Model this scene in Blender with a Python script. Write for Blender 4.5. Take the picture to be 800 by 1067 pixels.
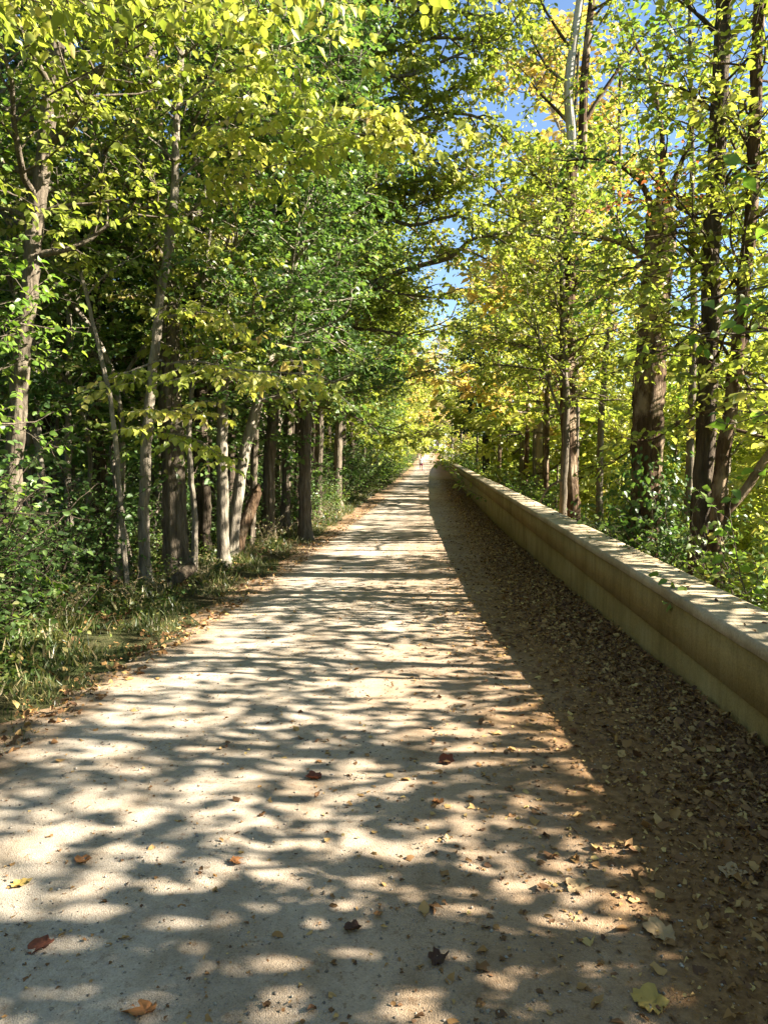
import bpy, math
import numpy as np
from mathutils import Vector, Matrix

# ------------------------------------------------------------------ basics
for d in list(bpy.data.objects):
    bpy.data.objects.remove(d)
SC = bpy.context.scene
COL = SC.collection
F_PX, W_PX, H_PX = 740.0, 800.0, 1067.0
EYE = Vector((0.0, 0.0, 1.55))
PITCH = math.atan(62.5 / F_PX)
YAW = math.atan(50.0 / F_PX * math.cos(PITCH))
SUN_EL, SUN_AZ = math.radians(29.5), math.radians(89.0)   # azimuth clockwise from +Y (the way the path runs): the sun stands over the river side

cam_d = bpy.data.cameras.new('camera')
cam = bpy.data.objects.new('camera', cam_d)
COL.objects.link(cam)
cam.location = EYE
cam.rotation_euler = (math.pi / 2 - PITCH, 0, YAW)
cam_d.sensor_fit = 'VERTICAL'
cam_d.sensor_height = 36
cam_d.lens = 36 * F_PX / H_PX
cam_d.clip_start, cam_d.clip_end = 0.05, 3000
SC.camera = cam
CAM_M = cam.rotation_euler.to_matrix()


def at(px, py, Y):
    """world point seen at a photograph pixel, Y metres along the path"""
    d = CAM_M @ Vector(((px - W_PX / 2) / F_PX, -(py - H_PX / 2) / F_PX, -1))
    return np.array(EYE + d * (Y / d.y))


def poly(pts, Y):
    return np.array([at(p[0], p[1], p[2] if len(p) > 2 else Y) for p in pts])


# ------------------------------------------------------------------ ground heights
GY = np.array([-60, 0, 3, 5, 9, 18, 25, 45, 80, 110, 150, 260, 600.])
GZ = np.array([0.0, 0.0, -.0, -.08, -.22, -.40, -.50, -.58, -.60, -.15, 1.1, 3.0, 6.0])
SX = np.array([-300, -120, -60, -30, -12, -7, -4.5, -3.4, -2.6, 1.72, 2.12, 2.3, 4, 7, 9, 22, 26, 40, 70, 150, 300.])
SZ = np.array([30, 14, 4, -.2, -.9, -.5, -.1, .06, 0, 0, -.1, -.2, -.9, -2.6, -4.3, -4.7, -2.6, -.6, 7, 26, 50.])


def _sm(x, X, Z):
    a = np.interp(x, X, Z)
    w = np.minimum(2.0, 0.2 + 0.02 * np.abs(x))
    return (np.interp(x - w, X, Z) + np.interp(x + w, X, Z) + 2 * a) / 4


def gz(y):
    y = np.asarray(y, float)
    return (np.interp(y - .8, GY, GZ) + np.interp(y + .8, GY, GZ) + np.interp(y, GY, GZ)) / 3


def terr(x, y):
    x = np.asarray(x, float); y = np.asarray(y, float)
    s = np.where((x > -2.6) & (x < 1.9), 0, _sm(x, SX, SZ))
    fade = np.clip(1 - (x - 4) / 6, 0, 1)
    n = np.sin(x * .9 + 1.3 * np.sin(y * .31)) * np.cos(y * .7 + x * .2)
    rough = np.clip((np.abs(x + .4) - 2.9) / 3, 0, 1) * .09
    return gz(y) * np.where(x > 4, fade, 1) + s + n * rough


def ground_at(px, py):
    d = CAM_M @ Vector(((px - W_PX / 2) / F_PX, -(py - H_PX / 2) / F_PX, -1))
    t = 1.0
    for _ in range(60):
        p = EYE + d * t
        t += (p.z - float(terr(p.x, p.y))) / max(.02, -d.z) * .5
    return EYE + d * t


# ------------------------------------------------------------------ node helpers
def new_mat(name):
    m = bpy.data.materials.new(name)
    m.use_nodes = True
    nt = m.node_tree
    nt.nodes.clear()
    return m, nt, nt.nodes, nt.links


def nd(nt, t, **kw):
    n = nt.nodes.new(t)
    for k, v in kw.items():
        if k.startswith('i_'):
            n.inputs[k[2:].replace('_', ' ')].default_value = v
        else:
            setattr(n, k, v)
    return n


def ramp(nt, stops, interp='LINEAR'):
    r = nt.nodes.new('ShaderNodeValToRGB')
    r.color_ramp.interpolation = interp
    e = r.color_ramp.elements
    while len(e) > 1:
        e.remove(e[-1])
    e[0].position = stops[0][0]; e[0].color = (*stops[0][1], 1)
    for p, c in stops[1:]:
        q = e.new(p); q.color = (*c, 1)
    return r


def mixc(nt, fac, a, b, mode='MIX'):
    m = nt.nodes.new('ShaderNodeMix')
    m.data_type = 'RGBA'; m.blend_type = mode
    for sock, v in ((m.inputs[0], fac), (m.inputs[6], a), (m.inputs[7], b)):
        if isinstance(v, (int, float)):
            sock.default_value = v
        elif isinstance(v, tuple):
            sock.default_value = (*v, 1)
        else:
            nt.links.new(v, sock)
    return m.outputs[2]


def mathn(nt, op, a, b=None, clamp=False):
    m = nt.nodes.new('ShaderNodeMath'); m.operation = op; m.use_clamp = clamp
    for i, v in enumerate((a, b)):
        if v is None: continue
        if isinstance(v, (int, float)): m.inputs[i].default_value = v
        else: nt.links.new(v, m.inputs[i])
    return m.outputs[0]


def noise(nt, vec, scale, detail=4, rough=.6):
    n = nd(nt, 'ShaderNodeTexNoise')
    n.inputs['Scale'].default_value = scale
    n.inputs['Detail'].default_value = detail
    n.inputs['Roughness'].default_value = rough
    if vec is not None: nt.links.new(vec, n.inputs['Vector'])
    return n


def mapped(nt, scale=(1, 1, 1), coord='Object'):
    tc = nd(nt, 'ShaderNodeTexCoord')
    mp = nd(nt, 'ShaderNodeMapping')
    mp.inputs['Scale'].default_value = scale
    nt.links.new(tc.outputs[coord], mp.inputs['Vector'])
    return mp.outputs['Vector']


def finish(nt, color, rough=.9, bump=None, bdist=.02, bstr=1.0, spec=.3):
    p = nd(nt, 'ShaderNodeBsdfPrincipled')
    nt.links.new(color, p.inputs['Base Color'])
    if isinstance(rough, (int, float)): p.inputs['Roughness'].default_value = rough
    else: nt.links.new(rough, p.inputs['Roughness'])
    p.inputs['Specular IOR Level'].default_value = spec
    if bump is not None:
        b = nd(nt, 'ShaderNodeBump')
        b.inputs['Distance'].default_value = bdist
        b.inputs['Strength'].default_value = bstr
        nt.links.new(bump, b.inputs['Height'])
        nt.links.new(b.outputs[0], p.inputs['Normal'])
    o = nd(nt, 'ShaderNodeOutputMaterial')
    nt.links.new(p.outputs[0], o.inputs[0])
    return p


# ------------------------------------------------------------------ materials
def leaf_mat(name, stops, transl=.42, tint=(1.12, 1.2, .6), rough=.42):
    m, nt, N, L = new_mat(name)
    a = nd(nt, 'ShaderNodeAttribute', attribute_name='tone')
    r = ramp(nt, stops)
    L.new(a.outputs['Fac'], r.inputs[0])
    p = nd(nt, 'ShaderNodeBsdfPrincipled')
    L.new(r.outputs[0], p.inputs['Base Color'])
    p.inputs['Roughness'].default_value = rough
    p.inputs['Specular IOR Level'].default_value = .5
    t = nd(nt, 'ShaderNodeBsdfTranslucent')
    L.new(mixc(nt, 1.0, r.outputs[0], tint, 'MULTIPLY'), t.inputs['Color'])
    mx = nd(nt, 'ShaderNodeMixShader')
    mx.inputs[0].default_value = transl
    L.new(p.outputs[0], mx.inputs[1]); L.new(t.outputs[0], mx.inputs[2])
    o = nd(nt, 'ShaderNodeOutputMaterial')
    L.new(mx.outputs[0], o.inputs[0])
    return m


def bark_mat(name, dark, mid, light, scale=9.0, pale=0.0, palec=(.4, .36, .3), moss=.25):
    m, nt, N, L = new_mat(name)
    v = mapped(nt, (1, 1, .16))
    v2 = mapped(nt, (1, 1, .5))
    n1 = noise(nt, v, scale * 2.2, 6, .7)
    vo = nd(nt, 'ShaderNodeTexVoronoi'); vo.inputs['Scale'].default_value = scale * 2
    L.new(v, vo.inputs['Vector'])
    n2 = noise(nt, v2, 2.3, 5, .65)
    r = ramp(nt, [(.25, dark), (.5, mid), (.75, light)])
    L.new(n1.outputs[0], r.inputs[0])
    c = mixc(nt, mathn(nt, 'MULTIPLY', vo.outputs['Distance'], .5, True), r.outputs[0], dark)
    rp = ramp(nt, [(.5, (0, 0, 0)), (.6, (1, 1, 1))])
    L.new(n2.outputs[0], rp.inputs[0])
    c = mixc(nt, mathn(nt, 'MULTIPLY', rp.outputs[0], pale), c, palec)
    n3 = noise(nt, v2, 5.1, 4)
    rm = ramp(nt, [(.55, (0, 0, 0)), (.7, (1, 1, 1))])
    L.new(n3.outputs[0], rm.inputs[0])
    c = mixc(nt, mathn(nt, 'MULTIPLY', rm.outputs[0], moss), c, (.09, .11, .05))
    h = mathn(nt, 'ADD', n1.outputs[0], mathn(nt, 'MULTIPLY', vo.outputs['Distance'], -.6))
    finish(nt, c, .92, h, .06, 1.0, .1)
    return m


LEAF = {
    'dark': leaf_mat('leaf_dark_green', [(0, (.045, .095, .028)), (.5, (.095, .17, .045)), (.85, (.18, .26, .075)), (1, (.30, .30, .12))], .46),
    'mid': leaf_mat('leaf_mid_green', [(0, (.07, .125, .028)), (.5, (.15, .22, .045)), (.85, (.27, .31, .08)), (1, (.38, .30, .13))], .48),
    'olive': leaf_mat('leaf_olive', [(0, (.12, .16, .03)), (.45, (.23, .28, .048)), (.8, (.34, .36, .075)), (1, (.44, .36, .17))], .48),
    'lime': leaf_mat('leaf_yellow_green', [(0, (.11, .15, .03)), (.4, (.26, .30, .055)), (.85, (.46, .44, .10)), (1, (.50, .36, .16))], .5),
    'yellow': leaf_mat('leaf_yellow', [(0, (.22, .29, .045)), (.5, (.41, .44, .09)), (.9, (.60, .54, .16)), (1, (.52, .38, .2))], .5),
    'bright': leaf_mat('leaf_bright_green', [(0, (.08, .16, .025)), (.5, (.17, .28, .045)), (1, (.33, .39, .08))], .5),
    'peach': leaf_mat('leaf_peach', [(0, (.34, .30, .07)), (.5, (.55, .41, .13)), (1, (.66, .43, .25))], .48),
    'tan': leaf_mat('leaf_tan', [(0, (.26, .22, .10)), (.5, (.42, .34, .19)), (1, (.55, .43, .29))], .4),
    'red': leaf_mat('leaf_red', [(0, (.20, .05, .03)), (.6, (.38, .12, .07)), (1, (.5, .26, .12))], .42),
    'needle': leaf_mat('needle_green', [(0, (.025, .06, .025)), (1, (.07, .12, .045))], .25),
    'grass': leaf_mat('leaf_grass', [(0, (.04, .065, .018)), (.4, (.085, .11, .03)), (.62, (.18, .16, .065)), (1, (.36, .28, .15))], .35),
    'weed': leaf_mat('leaf_weed', [(0, (.03, .06, .015)), (.5, (.075, .125, .025)), (.85, (.16, .20, .045)), (1, (.30, .22, .09))], .4),
    'litter': leaf_mat('leaf_litter', [(0, (.08, .036, .014)), (.3, (.19, .092, .03)), (.6, (.33, .185, .06)), (.82, (.46, .30, .11)), (1, (.56, .42, .14))], .1, (1, .8, .5), .75),
}
BARK = {
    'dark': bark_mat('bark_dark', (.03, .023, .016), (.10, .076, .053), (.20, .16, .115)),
    'grey': bark_mat('bark_grey', (.05, .04, .028), (.18, .145, .105), (.33, .28, .21), 9),
    'pale': bark_mat('bark_pale', (.09, .075, .055), (.27, .23, .175), (.42, .37, .29), 8, .6, (.42, .37, .29), .35),
    'syc': bark_mat('bark_white', (.30, .27, .22), (.52, .48, .42), (.66, .63, .57), 5, .5, (.35, .30, .22), .05),
    'brown': bark_mat('bark_brown', (.03, .018, .011), (.10, .062, .036), (.20, .13, .075), 9, .75, (.36, .27, .18), .1),
}


def mat_path():
    m, nt, N, L = new_mat('path_gravel')
    g = nd(nt, 'ShaderNodeNewGeometry')
    pos = g.outputs['Position']
    sep = nd(nt, 'ShaderNodeSeparateXYZ'); L.new(pos, sep.inputs[0])
    big = noise(nt, pos, .55, 5, .6)
    med = noise(nt, pos, 5, 5, .65)
    fine = noise(nt, pos, 90, 3, .7)
    vo = nd(nt, 'ShaderNodeTexVoronoi'); vo.inputs['Scale'].default_value = 210; L.new(pos, vo.inputs['Vector'])
    base = ramp(nt, [(.3, (.30, .265, .225)), (.5, (.42, .385, .335)), (.7, (.52, .48, .43))])
    L.new(big.outputs[0], base.inputs[0])
    c = mixc(nt, .55, base.outputs[0], mixc(nt, med.outputs[0], (.27, .23, .185), (.56, .52, .465)))
    st = ramp(nt, [(0, (.62, .6, .56)), (.35, (.88, .86, .83)), (.75, (1.0, .98, .95)), (1, (1.15, 1.13, 1.1))])
    L.new(vo.outputs['Color'], st.inputs[0])
    c = mixc(nt, .75, c, st.outputs[0], 'MULTIPLY')
    # greyer, more travelled stone on the verge side, tan dirt towards the wall, damp and dusty blotches
    tr = nd(nt, 'ShaderNodeMapRange'); tr.interpolation_type = 'SMOOTHSTEP'
    tr.inputs[1].default_value = -1.6; tr.inputs[2].default_value = .9
    L.new(mathn(nt, 'ADD', sep.outputs[0], mathn(nt, 'MULTIPLY', mathn(nt, 'SUBTRACT', noise(nt, pos, .8, 5, .7).outputs[0], .5), 3.0)), tr.inputs[0])
    c = mixc(nt, tr.outputs[0], mixc(nt, 1.0, c, (.97, .925, .855), 'MULTIPLY'), mixc(nt, 1.0, c, (.88, .72, .56), 'MULTIPLY'))
    bl = ramp(nt, [(.38, (.72, .68, .62)), (.5, (1, 1, 1)), (.64, (1.1, 1.1, 1.1))]); L.new(noise(nt, pos, 2.3, 7, .72).outputs[0], bl.inputs[0])
    c = mixc(nt, .8, c, bl.outputs[0], 'MULTIPLY')
    mt = nd(nt, 'ShaderNodeMapping'); mt.inputs['Scale'].default_value = (2.6, .10, 1); L.new(pos, mt.inputs['Vector'])
    tk = ramp(nt, [(.36, (.78, .75, .70)), (.52, (1, 1, 1)), (.66, (1.12, 1.12, 1.12))]); L.new(noise(nt, mt.outputs[0], 1.0, 4, .6).outputs[0], tk.inputs[0])
    c = mixc(nt, .75, c, tk.outputs[0], 'MULTIPLY')
    dk = ramp(nt, [(.55, (0, 0, 0)), (.66, (1, 1, 1))]); L.new(noise(nt, pos, 1.1, 8, .78).outputs[0], dk.inputs[0])
    c = mixc(nt, mathn(nt, 'MULTIPLY', dk.outputs[0], .45), c, (.17, .12, .075))
    # earthy, leaf-mould covered strips: the river side and the verge side
    wob = mathn(nt, 'MULTIPLY', mathn(nt, 'SUBTRACT', noise(nt, pos, 1.4, 6, .75).outputs[0], .5), 1.5)
    xr = mathn(nt, 'ADD', sep.outputs[0], wob)
    mr = nd(nt, 'ShaderNodeMapRange'); mr.interpolation_type = 'SMOOTHSTEP'
    mr.inputs[1].default_value = .05; mr.inputs[2].default_value = 1.0
    L.new(xr, mr.inputs[0])
    ml = nd(nt, 'ShaderNodeMapRange'); ml.interpolation_type = 'SMOOTHSTEP'
    ml.inputs[1].default_value = -1.75; ml.inputs[2].default_value = -2.45
    L.new(xr, ml.inputs[0])
    soil = ramp(nt, [(.3, (.085, .042, .016)), (.5, (.19, .105, .042)), (.7, (.32, .19, .085))])
    L.new(noise(nt, pos, 22, 6, .75).outputs[0], soil.inputs[0])
    sl = ramp(nt, [(.3, (.13, .08, .04)), (.55, (.28, .17, .085)), (.75, (.40, .27, .15))])
    L.new(noise(nt, pos, 18, 6, .75).outputs[0], sl.inputs[0])
    c = mixc(nt, mathn(nt, 'MULTIPLY', mr.outputs[0], .98), c, soil.outputs[0])
    c = mixc(nt, mathn(nt, 'MULTIPLY', ml.outputs[0], .85), c, sl.outputs[0])
    # scattered brown crumbs of broken leaf everywhere
    cr = ramp(nt, [(.57, (0, 0, 0)), (.66, (1, 1, 1))]); L.new(noise(nt, pos, 34, 4, .7).outputs[0], cr.inputs[0])
    c = mixc(nt, mathn(nt, 'MULTIPLY', cr.outputs[0], .55), c, (.16, .095, .05))
    h = mathn(nt, 'ADD', mathn(nt, 'MULTIPLY', fine.outputs[0], .4), mathn(nt, 'ADD', med.outputs[0], mathn(nt, 'MULTIPLY', vo.outputs['Distance'], .5)))
    finish(nt, c, .95, h, .005, .7, .15)
    return m


def mat_ground():
    m, nt, N, L = new_mat('forest_floor')
    g = nd(nt, 'ShaderNodeNewGeometry'); pos = g.outputs['Position']
    r = ramp(nt, [(.3, (.03, .024, .014)), (.5, (.075, .055, .03)), (.7, (.15, .10, .055))])
    L.new(noise(nt, pos, 6, 8, .75).outputs[0], r.inputs[0])
    gr = ramp(nt, [(.4, (0, 0, 0)), (.6, (1, 1, 1))]); L.new(noise(nt, pos, .5, 4).outputs[0], gr.inputs[0])
    c = mixc(nt, mathn(nt, 'MULTIPLY', gr.outputs[0], .7), r.outputs[0], (.06, .085, .025))
    finish(nt, c, .95, noise(nt, pos, 14, 6, .8).outputs[0], .06, 1, .1)
    return m


def mat_concrete(name, coping=False):
    m, nt, N, L = new_mat(name)
    g = nd(nt, 'ShaderNodeNewGeometry'); pos = g.outputs['Position']
    mp = nd(nt, 'ShaderNodeMapping'); mp.inputs['Scale'].default_value = (1, 1, .12); L.new(pos, mp.inputs['Vector'])
    streak = noise(nt, mp.outputs[0], 9, 5, .7)
    blot = noise(nt, pos, 1.6, 6, .65)
    fine = noise(nt, pos, 60, 4, .7)
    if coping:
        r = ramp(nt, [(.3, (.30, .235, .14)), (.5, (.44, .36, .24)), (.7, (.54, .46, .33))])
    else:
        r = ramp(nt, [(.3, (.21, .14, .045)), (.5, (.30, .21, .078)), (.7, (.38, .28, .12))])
    L.new(blot.outputs[0], r.inputs[0])
    s = ramp(nt, [(.35, (.55, .55, .5)), (.55, (1, 1, 1))]); L.new(streak.outputs[0], s.inputs[0])
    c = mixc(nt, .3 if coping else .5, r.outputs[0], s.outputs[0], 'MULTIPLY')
    f = ramp(nt, [(.35, (.7, .68, .62)), (.6, (1.05, 1.05, 1.05))]); L.new(fine.outputs[0], f.inputs[0])
    c = mixc(nt, .6, c, f.outputs[0], 'MULTIPLY')
    ms = ramp(nt, [(.56, (0, 0, 0)), (.7, (1, 1, 1))]); L.new(noise(nt, pos, 3.1, 6, .7).outputs[0], ms.inputs[0])
    c = mixc(nt, mathn(nt, 'MULTIPLY', ms.outputs[0], .35), c, (.13, .125, .05))
    h = mathn(nt, 'ADD', mathn(nt, 'MULTIPLY', fine.outputs[0], .5), blot.outputs[0])
    finish(nt, c, .88, h, .012, .8, .25)
    return m


def mat_water():
    m, nt, N, L = new_mat('river_water')
    g = nd(nt, 'ShaderNodeNewGeometry'); pos = g.outputs['Position']
    rgb = nd(nt, 'ShaderNodeRGB'); rgb.outputs[0].default_value = (.03, .045, .04, 1)
    finish(nt, rgb.outputs[0], .08, noise(nt, pos, 3.5, 4).outputs[0], .02, .5, .6)
    return m


def mat_plain(name, col, rough=.8):
    m, nt, N, L = new_mat(name)
    n = noise(nt, mapped(nt), 30, 4)
    c = mixc(nt, n.outputs[0], tuple(v * .8 for v in col), tuple(min(1, v * 1.15) for v in col))
    finish(nt, c, rough, n.outputs[0], .003)
    return m


M_PATH, M_GROUND, M_WALL, M_COPE, M_WATER = mat_path(), mat_ground(), mat_concrete('concrete_wall'), mat_concrete('concrete_coping', True), mat_water()

# ------------------------------------------------------------------ object helpers
def mesh_obj(name, V, Fc, mat, parent=None, tone=None, smooth=False):
    me = bpy.data.meshes.new(name)
    V = np.asarray(V, np.float32)
    Fc = np.asarray(Fc, np.int32)
    k = Fc.shape[1]
    me.vertices.add(len(V)); me.vertices.foreach_set('co', V.ravel())
    me.loops.add(Fc.size); me.loops.foreach_set('vertex_index', Fc.ravel())
    me.polygons.add(len(Fc))
    me.polygons.foreach_set('loop_start', np.arange(0, Fc.size, k, dtype=np.int32))
    if smooth:
        me.polygons.foreach_set('use_smooth', np.ones(len(Fc), bool))
    me.update(calc_edges=True)
    if tone is not None:
        a = me.attributes.new('tone', 'FLOAT', 'POINT')
        a.data.foreach_set('value', np.asarray(tone, np.float32))
    me.materials.append(mat)
    o = bpy.data.objects.new(name, me)
    COL.objects.link(o)
    if parent is not None: o.parent = parent
    return o


def tag(o, label=None, cat=None, group=None, kind=None):
    if label: o['label'] = label
    if cat: o['category'] = cat
    if group: o['group'] = group
    if kind: o['kind'] = kind
    return o


def root(name, loc, label, cat, group=None):
    o = bpy.data.objects.new(name, None)
    o.empty_display_size = .2
    COL.objects.link(o)
    o.location = loc
    return tag(o, label, cat, group)


def dup(r, loc, rotz=0, scale=1.0, label=None, group=None):
    c = r.copy(); COL.objects.link(c)
    c.location = loc; c.rotation_euler = (0, 0, rotz); c.scale = (scale,) * 3
    if label: c['label'] = label
    if group: c['group'] = group
    for ch in r.children:
        d = ch.copy(); COL.objects.link(d); d.parent = c
        for g in ch.children:
            e = g.copy(); COL.objects.link(e); e.parent = d
    return c


def unit(v):
    v = np.asarray(v, float)
    return v / np.maximum(1e-9, np.linalg.norm(v, axis=-1, keepdims=True))


UP = np.array([0, 0, 1.0])
T6 = np.array([[0, 0, 0], [.30, .28, .07], [.26, .62, .05], [0, 1, -.10], [-.26, .62, .05], [-.30, .28, .07]])
F6 = np.array([[0, 1, 2, 3], [0, 3, 4, 5]])
T4 = np.array([[0, 0, 0], [.34, .42, .08], [0, 1, -.06], [-.34, .42, .08]])
F4 = np.array([[0, 1, 2, 3]])


T9 = np.array([[0, 0, 0], [.21, .14, .05], [.33, .40, .08], [.21, .74, .04], [0, 1, -.14], [-.21, .74, .04], [-.33, .40, .08], [-.21, .14, .05], [0, .5, .0]])
F9 = np.array([[0, 1, 2, 8], [8, 2, 3, 4], [0, 8, 6, 7], [8, 4, 5, 6]])


def leaves_mesh(P, D, Nn, S, tone, near=True, width=1.0, jit=.03):
    T, Fq = ((T9, F9) if near else (T6, F6)) if np.mean(width) > .3 else (T4, F4)
    D = unit(D)
    Wd = unit(np.cross(D, Nn))
    Nr = np.cross(Wd, D)
    S = S[:, None, None]
    V = P[:, None, :] + S * (T[None, :, 0:1] * width * Wd[:, None] + T[None, :, 1:2] * D[:, None] + T[None, :, 2:3] * Nr[:, None])
    n, k = len(P), len(T)
    V = V + np.random.default_rng(n).normal(0, jit, V.shape) * S
    Fc = (Fq[None] + (np.arange(n) * k)[:, None, None]).reshape(-1, 4)
    return V.reshape(-1, 3), Fc, np.repeat(tone, k)


def resample(path, n):
    path = np.asarray(path, float)
    seg = np.linalg.norm(np.diff(path, axis=0), axis=1)
    s = np.r_[0, np.cumsum(seg)]
    # smooth (Catmull-like through cubic hermite on arc length)
    t = np.linspace(0, s[-1], n)
    m = np.gradient(path, s, axis=0) if len(path) > 2 else np.repeat(((path[1] - path[0]) / s[-1])[None], len(path), 0)
    i = np.clip(np.searchsorted(s, t, 'right') - 1, 0, len(s) - 2)
    h = (s[i + 1] - s[i]); u = ((t - s[i]) / h)[:, None]; h = h[:, None]
    return ((2 * u**3 - 3 * u**2 + 1) * path[i] + (u**3 - 2 * u**2 + u) * h * m[i] + (-2 * u**3 + 3 * u**2) * path[i + 1] + (u**3 - u**2) * h * m[i + 1])


def plen(path):
    return float(np.linalg.norm(np.diff(path, axis=0), axis=1).sum())


SPEC = dict(sec_gap=.24, sec_len=1.0, twig_gap=.085, twig_len=.34, leaf_gap=.05, leaf=.10, droop=.35, flat=.5, start=.15, up=.12, tilt=.7, sag=.06, twigwood=True)


class Tree:
    def __init__(self, seed):
        self.r = np.random.default_rng(seed)
        self.V, self.F, self.n = [], [], 0
        self.P, self.D, self.N, self.S, self.T = [], [], [], [], []

    def tube(self, path, rad, k=8, rough=0.0):
        path = np.asarray(path, float); n = len(path)
        rad = np.broadcast_to(np.asarray(rad, float), (n,))
        t = unit(np.gradient(path, axis=0))
        ref = np.array([1.0, 0.13, .07]) if abs(t[0][0]) < .8 else np.array([.1, 1.0, .2])
        a = unit(np.cross(t, ref)); b = np.cross(t, a)
        th = np.linspace(0, 2 * math.pi, k, endpoint=False)
        rr = rad[:, None] * np.ones(k)[None]
        if rough:
            ridge = self.r.normal(0, rough, k)[None] + self.r.normal(0, rough * .6, (n, k))
            rr = rr * (1 + ridge)
        V = path[:, None] + rr[..., None] * (np.cos(th)[None, :, None] * a[:, None] + np.sin(th)[None, :, None] * b[:, None])
        i = np.arange(n - 1)[:, None] * k; j = np.arange(k)[None]; jn = (j + 1) % k
        Fc = np.stack([i + j, i + jn, i + k + jn, i + k + j], -1).reshape(-1, 4) + self.n
        self.V.append(V.reshape(-1, 3)); self.F.append(Fc); self.n += n * k

    def trunk(self, path, r0, r1, k=16, flare=.6, step=.13, rough=.075):
        L = plen(np.asarray(path)); n = max(6, int(L / step))
        p = resample(path, n)
        s = np.linspace(0, L, n)
        rad = r0 + (r1 - r0) * (s / L) ** .9
        rad = rad * (1 + flare * np.exp(-s / .2)) * (1 + self.r.normal(0, .025, n))
        p = p + np.cumsum(self.r.normal(0, .006, (n, 3)), 0) * np.array([1, 1, 0])
        self.tube(p, rad, k, rough)
        return p

    def wander(self, p0, d, L, n=7, w=.18, up=.1):
        d = unit(d); pts = [np.asarray(p0, float)]
        for _ in range(n - 1):
            d = unit(d + self.r.normal(0, w, 3) + np.array([0, 0, up * .5]))
            pts.append(pts[-1] + d * L / (n - 1))
        return np.array(pts)

    def foliate(self, path, spec, r0=.02, wood=True):
        """side shoots, twigs and leaves along one limb"""
        q = {**SPEC, **spec}; r = self.r
        path = np.asarray(path, float); L = plen(path)
        ns = max(1, int(L * (1 - q['start']) / q['sec_gap']))
        seg = np.linalg.norm(np.diff(path, axis=0), axis=1); s = np.r_[0, np.cumsum(seg)]
        side = 1.0
        for i in range(ns + 1):
            t = q['start'] + (1 - q['start']) * (i + r.random() * .8) / (ns + 1)
            if i == ns: t = .995
            x = t * L
            p = np.array([np.interp(x, s, path[:, c]) for c in range(3)])
            j = min(len(seg) - 1, int(np.searchsorted(s, x, 'right') - 1))
            tg = unit(path[j + 1] - path[j])
            hor = unit(np.cross(tg, UP) + 1e-6) * side; side = -side
            perp = unit(q['flat'] * hor * 1.6 + (1 - q['flat']) * r.normal(0, 1, 3))
            d = unit(tg * (.55 if i < ns else 2) + perp * r.uniform(.5, 1.1) + UP * q['up'])
            l = q['sec_len'] * (1.15 - .6 * t) * r.uniform(.6, 1.3)
            sp = self.wander(p, d, l, 5, .16, q['up'] - q['sag'])
            if wood:
                self.tube(sp, np.linspace(r0 * .45, .0035, 5), 4)
            self.shoots(sp, q, wood)

    def shoots(self, sp, q, wood=True):
        r = self.r
        l = plen(sp); nt_ = max(2, int(l / q['twig_gap']))
        tt = np.sort(r.uniform(.1, 1, nt_)); tt[-1] = 1
        u = tt * (len(sp) - 1); i0 = np.minimum(u.astype(int), len(sp) - 2); f = (u - i0)[:, None]
        P = sp[i0] * (1 - f) + sp[i0 + 1] * f
        tg = unit(sp[i0 + 1] - sp[i0])
        hor = unit(np.cross(tg, UP) + 1e-6) * np.where(np.arange(nt_) % 2, 1, -1)[:, None]
        d = unit(tg * .6 + hor * q['flat'] * 1.2 + r.normal(0, .55 * (1.25 - q['flat']), (nt_, 3)) + UP * .05)
        tl = q['twig_len'] * r.uniform(.5, 1.3, nt_)
        end = P + d * tl[:, None] - UP * (tl * q['sag'] * 2)[:, None]
        if wood and q['twigwood']:
            k = 3; th = np.array([0, 2.1, 4.2])
            a = unit(np.cross(d, np.array([.3, .2, .9]))); b = np.cross(d, a)
            ring = (np.cos(th)[None, :, None] * a[:, None] + np.sin(th)[None, :, None] * b[:, None])
            V = np.concatenate([P[:, None] + ring * .0035, end[:, None] + ring * .0012], 1)
            base = np.array([[0, 1, 4, 3], [1, 2, 5, 4], [2, 0, 3, 5]])
            Fc = (base[None] + (np.arange(nt_) * 6)[:, None, None]).reshape(-1, 4) + self.n
            self.V.append(V.reshape(-1, 3)); self.F.append(Fc); self.n += nt_ * 6
        m = max(2, int(q['twig_len'] / q['leaf_gap']))
        g = (np.arange(m) + .7)[None] / m + r.normal(0, .06, (nt_, m))
        LP = P[:, None] + (end - P)[:, None] * g[..., None]
        sd = np.where((np.arange(m) % 2)[None, :, None], 1, -1)
        hp = unit(np.cross(d, UP) + 1e-6)[:, None] * sd
        LD = unit(d[:, None] * .55 + hp * .8 + r.normal(0, .3, (nt_, m, 3)) - UP * q['droop'])
        LN = unit(UP * 1.0 + r.normal(0, q['tilt'], (nt_, m, 3)))
        LS = q['leaf'] * r.uniform(.55, 1.2, (nt_, m))
        clump = r.random() * .5 + r.random((nt_, 1)) * .2
        LT = np.clip(clump + r.random((nt_, m)) * .4, 0, 1)
        keep = r.random((nt_, m)) < q.get('keep', 1.0)
        self.P.append(LP[keep]); self.D.append(LD[keep]); self.N.append(LN[keep]); self.S.append(LS[keep]); self.T.append(LT[keep])

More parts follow.
